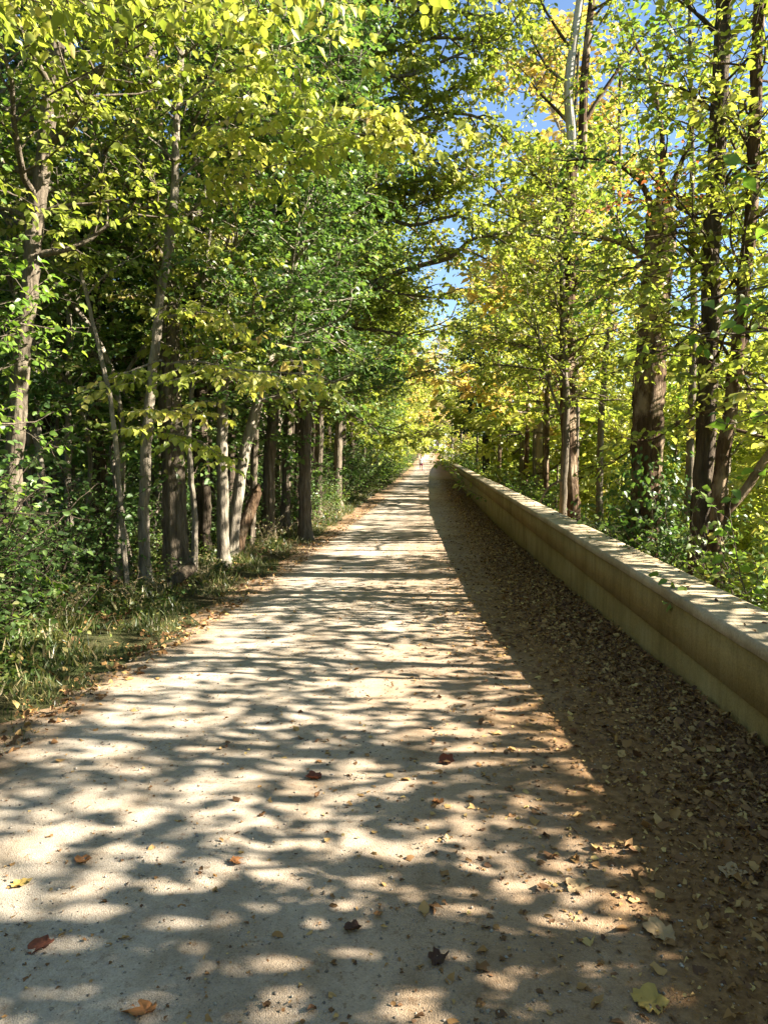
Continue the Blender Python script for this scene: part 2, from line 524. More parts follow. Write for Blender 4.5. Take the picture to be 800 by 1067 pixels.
    def crown(self, tp, t0, n, Lmax, spec, r0=.035, shape=None, bias=None, el=(10, 55), wood=True, k=6, top=True):
        """n limbs leaving the trunk path between fraction t0 and its top"""
        r = self.r
        for i in range(n):
            t = t0 + (1 - t0) * (i + r.random()) / n
            p = tp[min(len(tp) - 1, int(t * (len(tp) - 1)))]
            az = i * 2.4 + r.normal(0, .4)
            if bias is not None and r.random() < bias[1]:
                az = bias[0] + r.normal(0, .7)
            u = (t - t0) / (1 - t0)
            e = math.radians(el[0] + (el[1] - el[0]) * u + r.normal(0, 8))
            d = np.array([math.cos(az) * math.cos(e), math.sin(az) * math.cos(e), math.sin(e)])
            sh = shape(u) if shape else (1.0 - .65 * u)
            L = Lmax * sh * r.uniform(.65, 1.2)
            lp = self.wander(p, d, L, 8, .15, .12)
            if wood: self.tube(lp, np.linspace(r0 * (1 - .5 * u), .006, 8), k)
            self.foliate(lp, spec, r0 * .7, wood)

    def skin_leaves(self, tp, rad, a, b, n, leaf, out=.1):
        """creeper leaves lying around a stretch of trunk"""
        r = self.r
        i = (r.uniform(a, b, n) * (len(tp) - 1)).astype(int)
        th = r.uniform(0, 6.28, n)
        nrm = np.stack([np.cos(th), np.sin(th), r.normal(0, .2, n)], -1)
        P = tp[i] + nrm * (rad * 1.05 + r.random(n)[:, None] ** 2 * out) + r.normal(0, .05, (n, 3)) * UP
        self.P.append(P); self.D.append(unit(-UP + nrm * .5 + r.normal(0, .5, (n, 3)))); self.N.append(unit(nrm + UP * .4 + r.normal(0, .4, (n, 3))))
        self.S.append(leaf * r.uniform(.6, 1.2, n)); self.T.append(np.clip(r.random(n), 0, 1))

    def take_leaves(self):
        out = [np.concatenate(x) if len(x) else np.zeros((0, 3)) for x in (self.P, self.D, self.N, self.S, self.T)]
        self.P, self.D, self.N, self.S, self.T = [], [], [], [], []
        return out

    def build_wood(self, name, mat, parent, base):
        o = mesh_obj(name, np.concatenate(self.V) - np.asarray(base), np.concatenate(self.F), mat, parent, smooth=True)
        self.V, self.F, self.n = [], [], 0
        return o

    def build_leaves(self, name, mat, parent, base, near=True, width=1.0):
        P, D, N, S, T = self.take_leaves()
        V, Fc, tone = leaves_mesh(P - np.asarray(base), D, N, S, T, near, width)
        return mesh_obj(name, V, Fc, mat, parent, tone)


# ------------------------------------------------------------------ world, sun, camera settings
wd = bpy.data.worlds.new('World'); SC.world = wd; wd.use_nodes = True
nt = wd.node_tree; nt.nodes.clear()
sky = nt.nodes.new('ShaderNodeTexSky'); sky.sky_type = 'NISHITA'; sky.sun_disc = False
sky.sun_elevation = SUN_EL; sky.sun_rotation = SUN_AZ
sky.air_density = 1.0; sky.dust_density = .2; sky.ozone_density = 2.0; sky.altitude = 1500
bg = nt.nodes.new('ShaderNodeBackground'); bg.inputs['Strength'].default_value = .05
wo = nt.nodes.new('ShaderNodeOutputWorld')
nt.links.new(sky.outputs[0], bg.inputs[0]); nt.links.new(bg.outputs[0], wo.inputs[0])
sd = bpy.data.lights.new('sun', 'SUN'); sd.energy = 5.0; sd.angle = math.radians(.45); sd.color = (1.0, .92, .79)
so = bpy.data.objects.new('sun', sd); COL.objects.link(so)
sun_dir = Vector((math.sin(SUN_AZ) * math.cos(SUN_EL), math.cos(SUN_AZ) * math.cos(SUN_EL), math.sin(SUN_EL)))
so.rotation_euler = sun_dir.to_track_quat('Z', 'Y').to_euler()
so.location = (30, 10, 30)
vs = SC.view_settings
vs.view_transform = 'Standard'; vs.look = 'None'; vs.gamma = 1; vs.use_curve_mapping = False
vs.exposure = 2.62
cy = SC.cycles
cy.max_bounces = 8; cy.diffuse_bounces = 4; cy.glossy_bounces = 2; cy.transmission_bounces = 4; cy.transparent_max_bounces = 4
cy.caustics_reflective = cy.caustics_refractive = False
cy.sample_clamp_indirect = 6
cy.use_denoising = True
try:
    cy.denoiser = 'OPENIMAGEDENOISE'; cy.denoising_input_passes = 'RGB_ALBEDO_NORMAL'; cy.denoising_prefilter = 'ACCURATE'
except Exception:
    pass

# ------------------------------------------------------------------ ground, path, river
def grid(xs, ys, zf, name, mat, kind):
    X, Y = np.meshgrid(xs, ys)
    Z = zf(X, Y)
    V = np.stack([X, Y, Z], -1).reshape(-1, 3)
    nx, ny = len(xs), len(ys)
    i = np.arange(ny - 1)[:, None] * nx; j = np.arange(nx - 1)[None]
    Fc = np.stack([i + j, i + j + 1, i + nx + j + 1, i + nx + j], -1).reshape(-1, 4)
    return tag(mesh_obj(name, V, Fc, mat, smooth=True), kind=kind)


YS = np.unique(np.r_[np.linspace(-60, -2, 12), np.arange(-2, 30, .4), np.arange(30, 120, 2), np.linspace(120, 600, 40)])
XS = np.unique(np.r_[np.linspace(-300, -30, 20), np.linspace(-30, -8, 16), np.arange(-8, -2.6, .4), [-2.6, -1.2, 0, 1.2, 1.72, 1.9], np.arange(2.1, 10, .4), np.linspace(10, 30, 14), np.linspace(32, 300, 30)])
grid(XS, YS, terr, 'ground', M_GROUND, 'structure')

rng = np.random.default_rng(3)
YP = np.unique(np.r_[np.arange(-3, 30, .1), YS[(YS >= 30) & (YS < 200)]])
edge = -2.45 + .12 * np.sin(YP * 1.3) + .07 * np.sin(YP * 3.1 + 1) + .05 * rng.normal(0, 1, len(YP)) - np.clip((YP - 6) / 40, 0, .5)
us = np.linspace(0, 1, 26)


def relief_at(x, y):
    return .010 * np.sin(x * 2.1 + y * .5) * np.cos(y * .8) + .05 * np.clip((x - 1.2) / .5, 0, 1) ** 2 * np.clip(1 - (y - 4) / 14, 0, 1)


PX = edge[:, None] + (1.71 - edge)[:, None] * us[None]
PY = np.repeat(YP[:, None], len(us), 1)
relief = relief_at(PX, PY) + .0015 * rng.normal(0, 1, PX.shape)        # gentle unevenness; leaf mould banked against the foot of the wall
PZ = np.interp(YP, YS, gz(YS))[:, None] + .022 + relief * np.clip((PX - edge[:, None]) / .4, 0, 1)
PZ[:, 0] -= .03
nx = len(us); ii = np.arange(len(YP) - 1)[:, None] * nx; jj = np.arange(nx - 1)[None]
tag(mesh_obj('path', np.stack([PX, PY, PZ], -1).reshape(-1, 3), np.stack([ii + jj, ii + jj + 1, ii + nx + jj + 1, ii + nx + jj], -1).reshape(-1, 4), M_PATH, smooth=True), kind='structure')
grid(np.linspace(5, 30, 12), np.linspace(-60, 400, 40), lambda x, y: x * 0 - 3.75, 'river_water', M_WATER, 'structure')


def pz(x, y):
    return float(np.interp(y, YS, gz(YS)) + .022 + relief_at(x, y))


# ------------------------------------------------------------------ concrete wall
WX0, WX1, WT = 1.72, 2.12, .55
wall = root('concrete_wall', (WX0, 0, 0), 'long low weathered concrete parapet wall with flat coping along the right path edge', 'wall')


def sweep(profile_of_y, ys, name, mat):
    pr = [np.asarray(profile_of_y(y), float) for y in ys]
    k = len(pr[0])
    V = np.concatenate([np.c_[p[:, 0], np.full(k, y), p[:, 1]] for p, y in zip(pr, ys)])
    i = np.arange(len(ys) - 1)[:, None] * k; j = np.arange(k)[None]; jn = (j + 1) % k
    Fc = np.stack([i + j, i + k + j, i + k + jn, i + jn], -1).reshape(-1, 4)
    V = V - np.array(wall.location)
    o = mesh_obj(name, V, Fc, mat, wall)
    return o


wy = np.unique(np.r_[np.arange(-3, 20, .12), np.arange(20, 118, .8)])
wr = np.random.default_rng(5)
wj = {float(y): wr.normal(0, .0009, 6) for y in wy}


chips = {float(y): wr.uniform(.006, .022) for y in wy if wr.random() < .09}


def body(y):
    b = float(gz(y)) - .5; e = wj[float(y)]
    return [(WX0 + .012, b), (WX0 + .012 + e[0] * .6, .165), (WX0 + .026, .172), (WX0 + .026, .182), (WX0, .190 + e[3]), (WX0 + e[1] * .6, .480), (WX1 - .02, .480), (WX1 - .02, b)]


def cope(y):
    e = wj[float(y)] * 1.6
    ch = chips.get(float(y), 0.0)
    big = .012 * math.sin(y * .9) * math.sin(y * .37)
    return [(WX0 - .010 + e[0], .4802), (WX0 - .004 + e[1] + ch * .7, .536 + e[2] - ch), (WX0 + .004 + e[3] + big * .2 + ch * 1.2, .548 + e[1] * .6 - ch * .5), (WX0 + .018 + ch, .553 + e[4] * .5), (WX1 - .03, .556 + e[5]), (WX1 + .01 + e[2], .54), (WX1 + .012, .4802)]


sweep(body, wy, 'wall_body', M_WALL)
sweep(cope, wy, 'coping', M_COPE)

# ------------------------------------------------------------------ helper for single trees
def finish_tree(t, name, base, label, cat, bark, leaf, group=None, near=True, extra=None, width=1.0):
    rt = root(name, base, label, cat, group)
    t.build_wood('trunk', BARK[bark], rt, base)
    if t.P:
        t.build_leaves('crown', LEAF[leaf], rt, base, near, width)
    return rt


def lim(t, pts, Y, r0, r1=.008, spec=None, k=7):
    p = resample(poly(pts, Y), max(6, len(pts) * 3))
    t.tube(p, np.linspace(r0, r1, len(p)), k, .03)
    if spec is not None:
        t.foliate(p, spec, r0 * .7)
    return p


def base_of(pts, Y):
    p = at(pts[0][0], pts[0][1], Y)
    return np.array([p[0], Y, float(terr(p[0], Y)) - .05])


def trunk_px(t, pts, Y, r0, r1, top=None, **kw):
    """trunk through photograph pixels at distance Y, rooted in the ground; TOP adds metres of height beyond the last one"""
    p = poly(pts, Y)
    b = base_of(pts, Y)
    p = np.vstack([b, p[p[:, 2] > b[2] + .4]])
    if top:
        d = unit(p[-1] - p[-2]) * .5 + UP * .6
        p = np.vstack([p, p[-1] + unit(d) * top])
    return t.trunk(p, r0, r1, **kw), b


YEL = dict(leaf=.108, leaf_gap=.045, droop=.75, flat=.85, sec_len=.75, sec_gap=.17, twig_gap=.09, twig_len=.30, up=.02, tilt=.5, sag=.12)
GRN = dict(leaf=.088, sec_gap=.2, leaf_gap=.045)
OLV = dict(leaf=.085, sec_len=1.1, droop=.5, sec_gap=.2, leaf_gap=.045)
BIG = dict(leaf=.13, leaf_gap=.065, droop=.6, flat=.6)
SML = dict(leaf=.075, leaf_gap=.045)

# ------------------------------------------------------------------ left side: trees one can tell apart
def left_trees():
    # slender pale tree by the verge with the yellow sprays
    t = Tree(11); Y = 8.6
    pts = [(150, 616), (151, 520), (155, 440), (163, 370), (172, 290), (182, 215), (187, 130), (192, 50), (200, -40)]
    tp, b = trunk_px(t, pts, Y, .074, .03, top=1.2)
    for q in ([(181, 240), (205, 215), (232, 196), (262, 180, 8.4), (300, 168, 8.2), (345, 150, 8.0)],
              [(186, 150), (230, 128), (290, 118, 8.2), (350, 120, 7.9), (420, 130, 7.6)],
              [(188, 110), (240, 75), (300, 62, 8.3), (360, 58, 8.0)],
              [(184, 190), (220, 158), (275, 140, 8.3), (330, 138, 8.0), (390, 140, 7.8), (450, 138, 7.6)],
              [(172, 380), (200, 376, 8.4), (245, 385, 8.2), (290, 388, 8.0), (335, 392, 7.8)],
              [(168, 375), (140, 385, 8.3), (115, 395, 8.1)],
              [(164, 455), (185, 452, 8.4), (215, 462, 8.2)],
              [(160, 440), (180, 430, 8.4), (195, 425, 8.2)],
              [(175, 330), (210, 325, 8.4), (235, 330, 8.2)],
              [(185, 170), (150, 140, 8.2), (120, 130, 7.9)],
              [(188, 120), (150, 80, 8.0), (110, 60, 7.6)],
              [(190, 60), (240, 20, 8.0), (300, 5, 7.7)], [(190, 60), (160, 15, 8.0), (120, -10, 7.7)]):
        lim(t, q, Y, .016, .005, YEL, 6)
    finish_tree(t, 'slender_tree', b, 'slender pale tree at the verge with drooping sprays of large yellow-green leaves', 'tree', 'pale', 'yellow')

    t = Tree(12); Y = 10
    tp, b = trunk_px(t, [(184, 604), (180, 520), (176, 430), (172, 300), (165, 200), (158, 130), (152, 20), (148, -60)], Y, .17, .10, top=3)
    t.crown(tp, .36, 26, 2.8, OLV, .05, bias=(-.3, .35))
    t.skin_leaves(tp, .16, .12, .6, 900, .08, .16)
    finish_tree(t, 'woodland_tree', b, 'thick dark trunk clad in creeper close behind the slender pale tree', 'tree', 'grey', 'mid')

    t = Tree(13); Y = 9.7
    tp, b = trunk_px(t, [(203, 598), (201, 530), (196, 470), (199, 410), (206, 350), (214, 280), (222, 210)], Y, .046, .02)
    t.crown(tp, .5, 12, 1.4, {**YEL, 'leaf': .1}, .015)
    finish_tree(t, 'young_tree', b, 'thin pole-like pale stem standing against the thick creeper-clad trunk', 'tree', 'pale', 'lime')

    t = Tree(14); Y = 10.6
    tp, b = trunk_px(t, [(234, 592), (233, 530), (232, 460), (234, 390), (238, 310), (246, 220), (250, 120), (252, 0)], Y, .092, .05, top=2)
    t.crown(tp, .3, 28, 2.5, GRN, .035, el=(0, 45), bias=(-.5, .4))
    finish_tree(t, 'woodland_tree', b, 'straight pale grey trunk, upright one of a close pair at the verge', 'tree', 'pale', 'dark')

    t = Tree(15); Y = 11.4
    tp, b = trunk_px(t, [(240, 578), (244, 530), (252, 465), (263, 425), (278, 370), (300, 290), (318, 210), (330, 120)], Y, .10, .04, top=1.5)
    t.crown(tp, .3, 26, 2.5, GRN, .035, el=(0, 40), bias=(-.5, .4))
    finish_tree(t, 'woodland_tree', b, 'pale grey trunk leaning right, tilted one of a close pair at the verge', 'tree', 'pale', 'dark')

    t = Tree(16); Y = 7.2
    tp, b = trunk_px(t, [(14, 650), (13, 590), (16, 480), (22, 400), (32, 320), (40, 230), (50, 140), (57, 60), (60, -40)], Y, .095, .06, top=2.5)
    lim(t, [(40, 235), (20, 222), (-30, 215)], Y, .03, .012)
    lim(t, [(38, 225), (60, 216), (100, 212), (125, 207)], Y, .03, .008)
    t.crown(tp, .42, 26, 2.1, OLV, .04)
    finish_tree(t, 'woodland_tree', b, 'rough brown trunk with a dead side limb, leftmost of the big trees', 'tree', 'grey', 'olive')

    t = Tree(17); Y = 8.0
    tp, b = trunk_px(t, [(133, 622), (131, 560), (126, 470), (117, 400), (104, 350), (92, 300), (80, 262), (70, 220), (66, 180)], Y, .035, .018, flare=.2)
    t.crown(tp, .72, 8, 1.2, SML, .012)
    finish_tree(t, 'leaning_sapling', b, 'thin crooked bare sapling leaning left between two large trunks', 'sapling', 'pale', 'mid')

    for k, (pts, Y, r, lab, brk) in enumerate((
            ([(48, 625), (49, 575), (46, 480), (40, 400)], 8.8, .05, 'short pale stem rising from weeds just right of the leftmost trunk', 'pale'),
            ([(77, 612), (75, 560), (72, 480), (76, 380)], 9.6, .06, 'pale mottled stem between the leftmost trunk and the crooked sapling', 'pale'),
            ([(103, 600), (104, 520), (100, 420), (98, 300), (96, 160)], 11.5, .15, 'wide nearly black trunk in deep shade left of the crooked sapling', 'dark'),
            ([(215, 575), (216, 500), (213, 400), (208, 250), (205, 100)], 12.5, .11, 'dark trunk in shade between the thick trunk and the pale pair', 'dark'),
            ([(279, 556), (280, 500), (284, 420), (290, 300), (296, 150)], 14.5, .13, 'lit grey trunk next along the verge beyond the pale pair', 'grey'),
            ([(297, 545), (298, 490), (300, 420), (305, 300), (318, 150)], 16, .105, 'first of two dark trunks side by side past the pale pair', 'grey'),
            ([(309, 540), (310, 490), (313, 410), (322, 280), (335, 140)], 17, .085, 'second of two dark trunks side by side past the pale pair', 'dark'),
            ([(330, 528), (332, 480), (336, 400), (345, 280), (356, 140)], 20, .14, 'grey trunk with tan bark half hidden by verge bushes', 'grey'),
            ([(352, 515), (353, 470), (356, 400), (366, 280), (372, 150)], 25, .15, 'tall dark trunk rising out of bushes midway along the path', 'grey'),
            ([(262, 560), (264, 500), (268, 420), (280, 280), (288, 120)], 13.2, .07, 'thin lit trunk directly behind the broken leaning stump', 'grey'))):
        t = Tree(40 + k)
        tp, b = trunk_px(t, pts, Y, r, r * .5, top=3.5 if k > 1 else 1.0, k=10)
        far = Y > 14
        t.crown(tp, .24 if k > 1 else .5, 24 if k > 1 else 9, 2.9 if k > 1 else .9, {**GRN, 'leaf': .12 if far else .105}, .035 if k > 1 else .012, el=(0, 45))
        finish_tree(t, 'woodland_tree' if k > 1 else 'young_tree', b, lab, 'tree', brk, ('dark', 'mid', 'dark', 'mid', 'dark', 'olive', 'dark', 'olive', 'dark', 'mid')[k], near=not far)

    # tree whose long limbs arch over the path
    t = Tree(61); Y = 15
    tp, b = trunk_px(t, [(318, 540), (318, 450), (322, 350), (318, 240), (320, 140), (322, 30)], Y, .14, .1, top=3)
    for q in ([(320, 330), (355, 318, 14.6), (395, 292, 14.2), (440, 276, 13.8), (470, 268, 13.6), (490, 250, 13.4), (525, 243, 13.2), (562, 246, 13)],
              [(319, 260), (345, 245, 14.6), (385, 230, 14.2), (430, 215, 13.9), (470, 200, 13.6)],
              [(320, 150), (350, 95, 14.5), (385, 62, 14.2), (415, 30, 14), (440, 5, 13.8)],
              [(320, 200), (360, 170, 14.5), (410, 130, 14), (460, 100, 13.6), (500, 70, 13.3)],
              [(320, 120), (360, 60, 14.2), (420, 80, 13.6), (470, 60, 13.2), (520, 40, 13)],
              [(319, 320), (360, 340, 14.5), (400, 345, 14.2), (430, 350, 14)],
              [(320, 60), (370, 10, 14.4), (430, -30, 14), (490, -20, 13.6), (530, 10, 13.2)],
              [(320, 90), (380, 110, 14.4), (440, 165, 14), (490, 180, 13.5), (520, 200, 13.2)],
              [(320, 240), (370, 215, 14.5), (430, 235, 14), (480, 225, 13.6), (515, 250, 13.3)],
              [(320, 20), (380, -40, 14.4), (450, -60, 14), (520, -50, 13.5)],
              [(320, 280), (360, 285, 14.5), (410, 305, 14), (450, 310, 13.8)],
              [(321, 70), (390, 60, 14.3), (450, 40, 13.8), (500, 45, 13.4), (525, 60, 13.2)],
              [(321, 140), (390, 150, 14.3), (450, 120, 13.8), (505, 125, 13.4), (530, 150, 13.2)],
              [(321, 20), (400, 0, 14.3), (470, 10, 13.6), (515, 20, 13.2)],
              [(321, 190), (400, 195, 14.2), (460, 205, 13.8), (495, 165, 13.5)]):
        lim(t, q, Y, .085 if q[0][1] == 330 else .06, .016, {**OLV, 'sec_len': 1.4, 'start': .5 if q[0][1] == 330 else .22, 'leaf': .105}, 8)
    t.crown(tp, .35, 16, 3.0, {**OLV, 'leaf': .09}, .05)
    finish_tree(t, 'spreading_tree', b, 'big tree whose long dark limbs arch right across the path', 'tree', 'grey', 'olive')

    # near tree just outside the frame whose leafy boughs hang in at the top
    t = Tree(62)
    b = np.array([-3.9, 3.2, -.05])
    tp = t.trunk(np.array([b, b + (.05, 0, 2), b + (.2, .1, 4), b + (.3, .2, 6.5)]), .12, .05)
    for q in ([(-330, 120, 3.3), (-150, 30, 3.5), (20, -20, 3.8), (160, -45, 4.0), (300, -40, 4.2), (380, -30, 4.3)],
              [(-330, 60, 3.3), (-100, -30, 3.9), (80, -40, 4.6), (220, -30, 5.2), (320, -10, 5.6)],
              [(-330, 80, 3.3), (-150, 20, 4.2), (-20, -5, 5), (90, -10, 5.8), (190, 0, 6.4)],
              [(-330, 200, 3.3), (-180, 180, 4.4), (-60, 190, 5.2), (10, 200, 5.6)]):
        lim(t, q, 4, .03, .006, {**YEL, 'leaf': .095, 'sec_len': .6, 'sec_gap': .2, 'start': .3}, 6)
    finish_tree(t, 'overhanging_tree', b, 'nearby tree whose large-leaved boughs hang into the top of the picture', 'tree', 'grey', 'lime')

    # leafy boughs entering from the left edge
    t = Tree(63)
    b = np.array([-4.5, 6.2, -.2])
    tp = t.trunk(np.array([b, b + (.1, 0, 1.5), b + (0, .1, 3.2), b + (.15, .1, 6.5)]), .08, .03)
    t.crown(tp, .12, 30, 1.1, {**BIG, 'leaf': .08, 'sec_len': .6}, .016, bias=(0, .3), el=(-5, 45))
    finish_tree(t, 'young_maple', b, 'young bright green tree crowding in at the left edge of the picture', 'tree', 'grey', 'bright')


left_trees()

# ------------------------------------------------------------------ dead wood on the left
def logs():
    t = Tree(71)
    p = poly([(146, 634, 8.0), (165, 618, 8.3), (186, 602, 8.6), (201, 590, 8.8)], 8.4)
    b = p[0]
    p = resample(p, 12)
    t.tube(p, .075 * (1 + t.r.normal(0, .06, 12)), 12, .06)
    t.tube(np.array([p[-1], p[-1] + (p[-1] - p[-2]) * .12]), np.array([.07, .015]), 12, .1)
    o = mesh_obj('fallen_log', np.concatenate(t.V) - b, np.concatenate(t.F), BARK['dark'], smooth=True)
    o.location = b
    tag(o, 'short dark fallen log propped on the verge at the foot of the slender pale tree', 'log')
    t = Tree(72)
    p = poly([(248, 566, 11.6), (254, 548, 11.7), (262, 528, 11.8), (268, 512, 11.9)], 11.7)
    b = base_of([(246, 570)], 11.6)
    p = resample(np.vstack([b, p]), 12)
    t.tube(p, np.linspace(.13, .085, 12) * (1 + t.r.normal(0, .05, 12)), 12, .07)
    t.tube(np.array([p[-1], p[-1] + (.03, .02, .12)]), np.array([.08, .02]), 12, .15)
    o = mesh_obj('broken_stump', np.concatenate(t.V) - b, np.concatenate(t.F), BARK['brown'], smooth=True)
    o.location = b
    tag(o, 'broken tan stump leaning right behind the pale pair of trunks', 'stump')


logs()

# ------------------------------------------------------------------ right side: trees one can tell apart
def right_trees():
    THIN = dict(keep=.75, leaf=.10)
    t = Tree(81); Y = 14.5
    tp, b = trunk_px(t, [(585, 560), (586, 500), (588, 430), (584, 350), (581, 300), (577, 240), (574, 190)], Y, .075, .045)
    lim(t, [(584, 432), (572, 400), (564, 370), (558, 345), (546, 334)], Y, .035, .012, {**SML, 'start': .6})
    lim(t, [(588, 440), (600, 415), (612, 408), (625, 412)], Y, .035, .012, {**SML, 'start': .6})
    lim(t, [(588, 500), (575, 505), (562, 525), (556, 548)], Y, .028, .012)
    t.crown(tp, .45, 22, 1.9, {**THIN}, .03)
    finish_tree(t, 'forked_tree', b, 'thin forked trunk with a crooked side limb, behind the wall left of its thicker neighbour', 'tree', 'grey', 'lime')

    t = Tree(82); Y = 15
    tp, b = trunk_px(t, [(595, 560), (593, 500), (591, 400), (592, 300), (592, 220), (596, 170)], Y, .15, .12)
    lim(t, [(606, 175), (607, 120), (609, 70), (614, 20), (618, -20), (625, -120)], Y, .10, .05, {**THIN, 'start': .4, 'sec_len': 1.5})
    lim(t, [(610, 125), (622, 105), (640, 78), (656, 55), (672, 36), (695, 18)], Y, .05, .012, {**THIN, 'start': .35, 'sec_len': 1.2})
    lim(t, [(592, 300), (612, 292), (640, 298), (662, 290)], Y, .03, .01, {**SML, 'start': .5})
    for q in ([(594, 90), (570, 70), (556, 45), (545, 20)], [(594, 130), (575, 110), (560, 95), (550, 80)], [(600, 60), (580, 30), (565, 5), (555, -30)], [(593, 210), (565, 190), (540, 165)], [(593, 250), (560, 235), (530, 225), (510, 215)]):
        lim(t, q, Y, .04, .01, {**OLV, 'start': .25, 'sec_len': 1.1})
    t.crown(tp, .4, 22, 1.9, {**THIN, 'keep': .65}, .03)
    rt = finish_tree(t, 'tall_tree', b, 'tall dark trunk splitting high into a white-barked and a dark stem against the sky', 'tree', 'brown', 'olive')
    v = Tree(821)
    q = lim(v, [(596, 185), (596, 150), (592, 90), (597, 45), (604, 0), (608, -60), (615, -160)], Y, .115, .05, {**THIN, 'start': .55, 'sec_len': 1.5})
    v.build_wood('stem', BARK['syc'], rt, b)
    v.build_leaves('foliage', LEAF['olive'], rt, b)

    t = Tree(84); Y = 10.2
    tp, b = trunk_px(t, [(668, 600), (669, 540), (672, 460), (676, 380), (680, 310), (683, 270), (686, 220)], Y, .21, .19, k=18, step=.1, rough=.07)
    for q in ([(682, 275), (650, 255), (615, 245, 9.9), (585, 240, 9.7)], [(684, 250), (720, 225), (755, 215, 10.4)], [(685, 235), (670, 195), (640, 170, 9.8), (610, 165, 9.4)],
              [(685, 230), (705, 180), (720, 140, 10), (728, 100, 10)], [(684, 260), (655, 285, 9.7), (630, 305, 9.4)], [(685, 225), (690, 150), (680, 90), (660, 40)]):
        lim(t, q, Y, .05, .01, {**BIG, 'leaf': .1, 'sec_len': 1.0, 'start': .1, 'keep': .85})
    rt = finish_tree(t, 'maple_tree', b, 'thick reddish-brown trunk with peeling bark behind the wall, vine round its foot', 'tree', 'brown', 'mid')
    v = Tree(841); v.skin_leaves(tp, .24, .0, .42, 1500, .085, .45)
    v.build_leaves('vine', LEAF['dark'], rt, b)
    v = Tree(842)
    for q in ([(684, 215), (700, 208), (725, 205)], [(684, 210), (672, 205), (655, 212)]):
        v.foliate(resample(poly(q, 9.0), 8), {**SML, 'sec_len': .4, 'sec_gap': .1, 'start': 0}, .01, False)
    v.build_leaves('creeper', LEAF['red'], rt, b)

    t = Tree(85); Y = 8.6
    tp, b = trunk_px(t, [(726, 640), (730, 560), (735, 480), (739, 400), (742, 320), (742, 270), (747, 180), (749, 90), (751, 0)], Y, .128, .07, top=2.5)
    for q in ([(743, 290), (720, 265), (700, 245)], [(746, 200), (780, 170), (810, 160)], [(748, 120), (715, 95), (680, 85, 8.3)], [(746, 235), (770, 215), (800, 185)],
              [(750, 40), (720, 10), (690, -10)], [(750, 50), (785, 20), (820, 0)], [(741, 330), (760, 325), (800, 330)]):
        lim(t, q, Y, .025, .007, {**BIG, 'leaf': .1, 'keep': .8, 'sec_len': .8})
    t.crown(tp, .3, 30, 1.5, {**THIN, 'keep': .6}, .022, el=(-10, 45))
    finish_tree(t, 'woodland_tree', b, 'dark straight trunk behind the wall, left one of the crossing pair', 'tree', 'dark', 'lime')

    t = Tree(86); Y = 8.3
    tp, b = trunk_px(t, [(741, 640), (748, 560), (755, 480), (765, 410), (772, 350), (779, 290), (785, 230), (789, 150), (792, 60)], Y, .088, .05, top=2)
    lim(t, [(741, 568), (755, 535), (775, 512), (797, 478), (830, 440)], Y, .06, .04)
    lim(t, [(768, 395), (752, 360), (738, 345), (725, 345)], Y, .025, .008)
    lim(t, [(772, 360), (790, 335), (812, 322)], Y, .045, .02, BIG)
    for q in ([(777, 310), (760, 285), (745, 262)], [(785, 230), (815, 200), (850, 180)], [(788, 170), (765, 130), (745, 110)], [(770, 370), (775, 395, 7.6), (790, 420, 7)]):
        lim(t, q, Y, .02, .007, {**BIG, 'keep': .8, 'sec_len': .7})
    t.crown(tp, .3, 26, 1.4, {**THIN, 'keep': .6}, .022, el=(-10, 45))
    finish_tree(t, 'woodland_tree', b, 'dark trunk leaning right with a heavy low limb, right one of the crossing pair', 'tree', 'brown', 'lime')

    # near saplings behind the wall at the right edge, large bright leaves
    t = Tree(87)
    b = np.array([3.5, 4.9, float(terr(3.5, 4.9))])
    tp = t.trunk(np.array([b, b + (0, 0, 1.2), b + (-.1, .1, 2.4), b + (-.15, .2, 4.5)]), .04, .015)
    for q in ([(905, 330, 5.1), (850, 340, 5.2), (790, 345, 5.3), (720, 352, 5.5), (690, 355, 5.6)], [(905, 400, 5.0), (850, 410, 5.1), (800, 430, 5.2), (770, 440, 5.3)],
              [(905, 280, 5.1), (850, 285, 5.2), (790, 300, 5.4), (740, 310, 5.5)], [(905, 200, 5.1), (850, 190, 5.3), (800, 180, 5.4)], [(905, 470, 5.0), (860, 480, 5.1), (825, 485, 5.2)]):
        lim(t, q, 5, .011, .004, {**BIG, 'leaf': .125, 'leaf_gap': .1, 'sec_len': .3, 'sec_gap': .22, 'twig_gap': .2, 'twig_len': .22, 'start': .15}, 5)
    finish_tree(t, 'maple_sapling', b, 'near sapling at the right edge with very large bright green leaves', 'sapling', 'grey', 'bright')

    # the shallow-rooted sprig just over the coping
    for k, (x, y, h, lab) in enumerate(((2.75, 5.6, 1.5, 'light green leafy sprig arching over the coping at the right edge'), (3.0, 7.0, 1.7, 'pale green bush between the wall and the crossing trunks'), (2.9, 9.6, 1.75, 'dark leafy bush wrapped round the foot of the peeling trunk'))):
        t = Tree(88 + k)
        b = np.array([x, y, float(terr(x, y))])
        for j in range(9 + k * 4):
            az = t.r.uniform(0, 6.28); e = t.r.uniform(.7, 1.4)
            d = np.array([math.cos(az) * math.cos(e), math.sin(az) * math.cos(e), math.sin(e)])
            p = t.wander(b, d, h * t.r.uniform(.6, 1.1), 7, .15, -.02)
            t.tube(p, np.linspace(.012, .004, 7), 5)
            t.foliate(p, {**BIG, 'leaf': (.095, .09, .08)[k], 'sec_len': .4, 'sec_gap': .2, 'start': .3}, .008)
        rt = root('shrub', b, lab, 'shrub', 'shrubs behind the wall')
        t.build_wood('stem', BARK['grey'], rt, b)
        t.build_leaves('foliage', LEAF[('bright', 'mid', 'dark')[k]], rt, b)

    # hemlock on the path line
    t = Tree(95); Y = 46
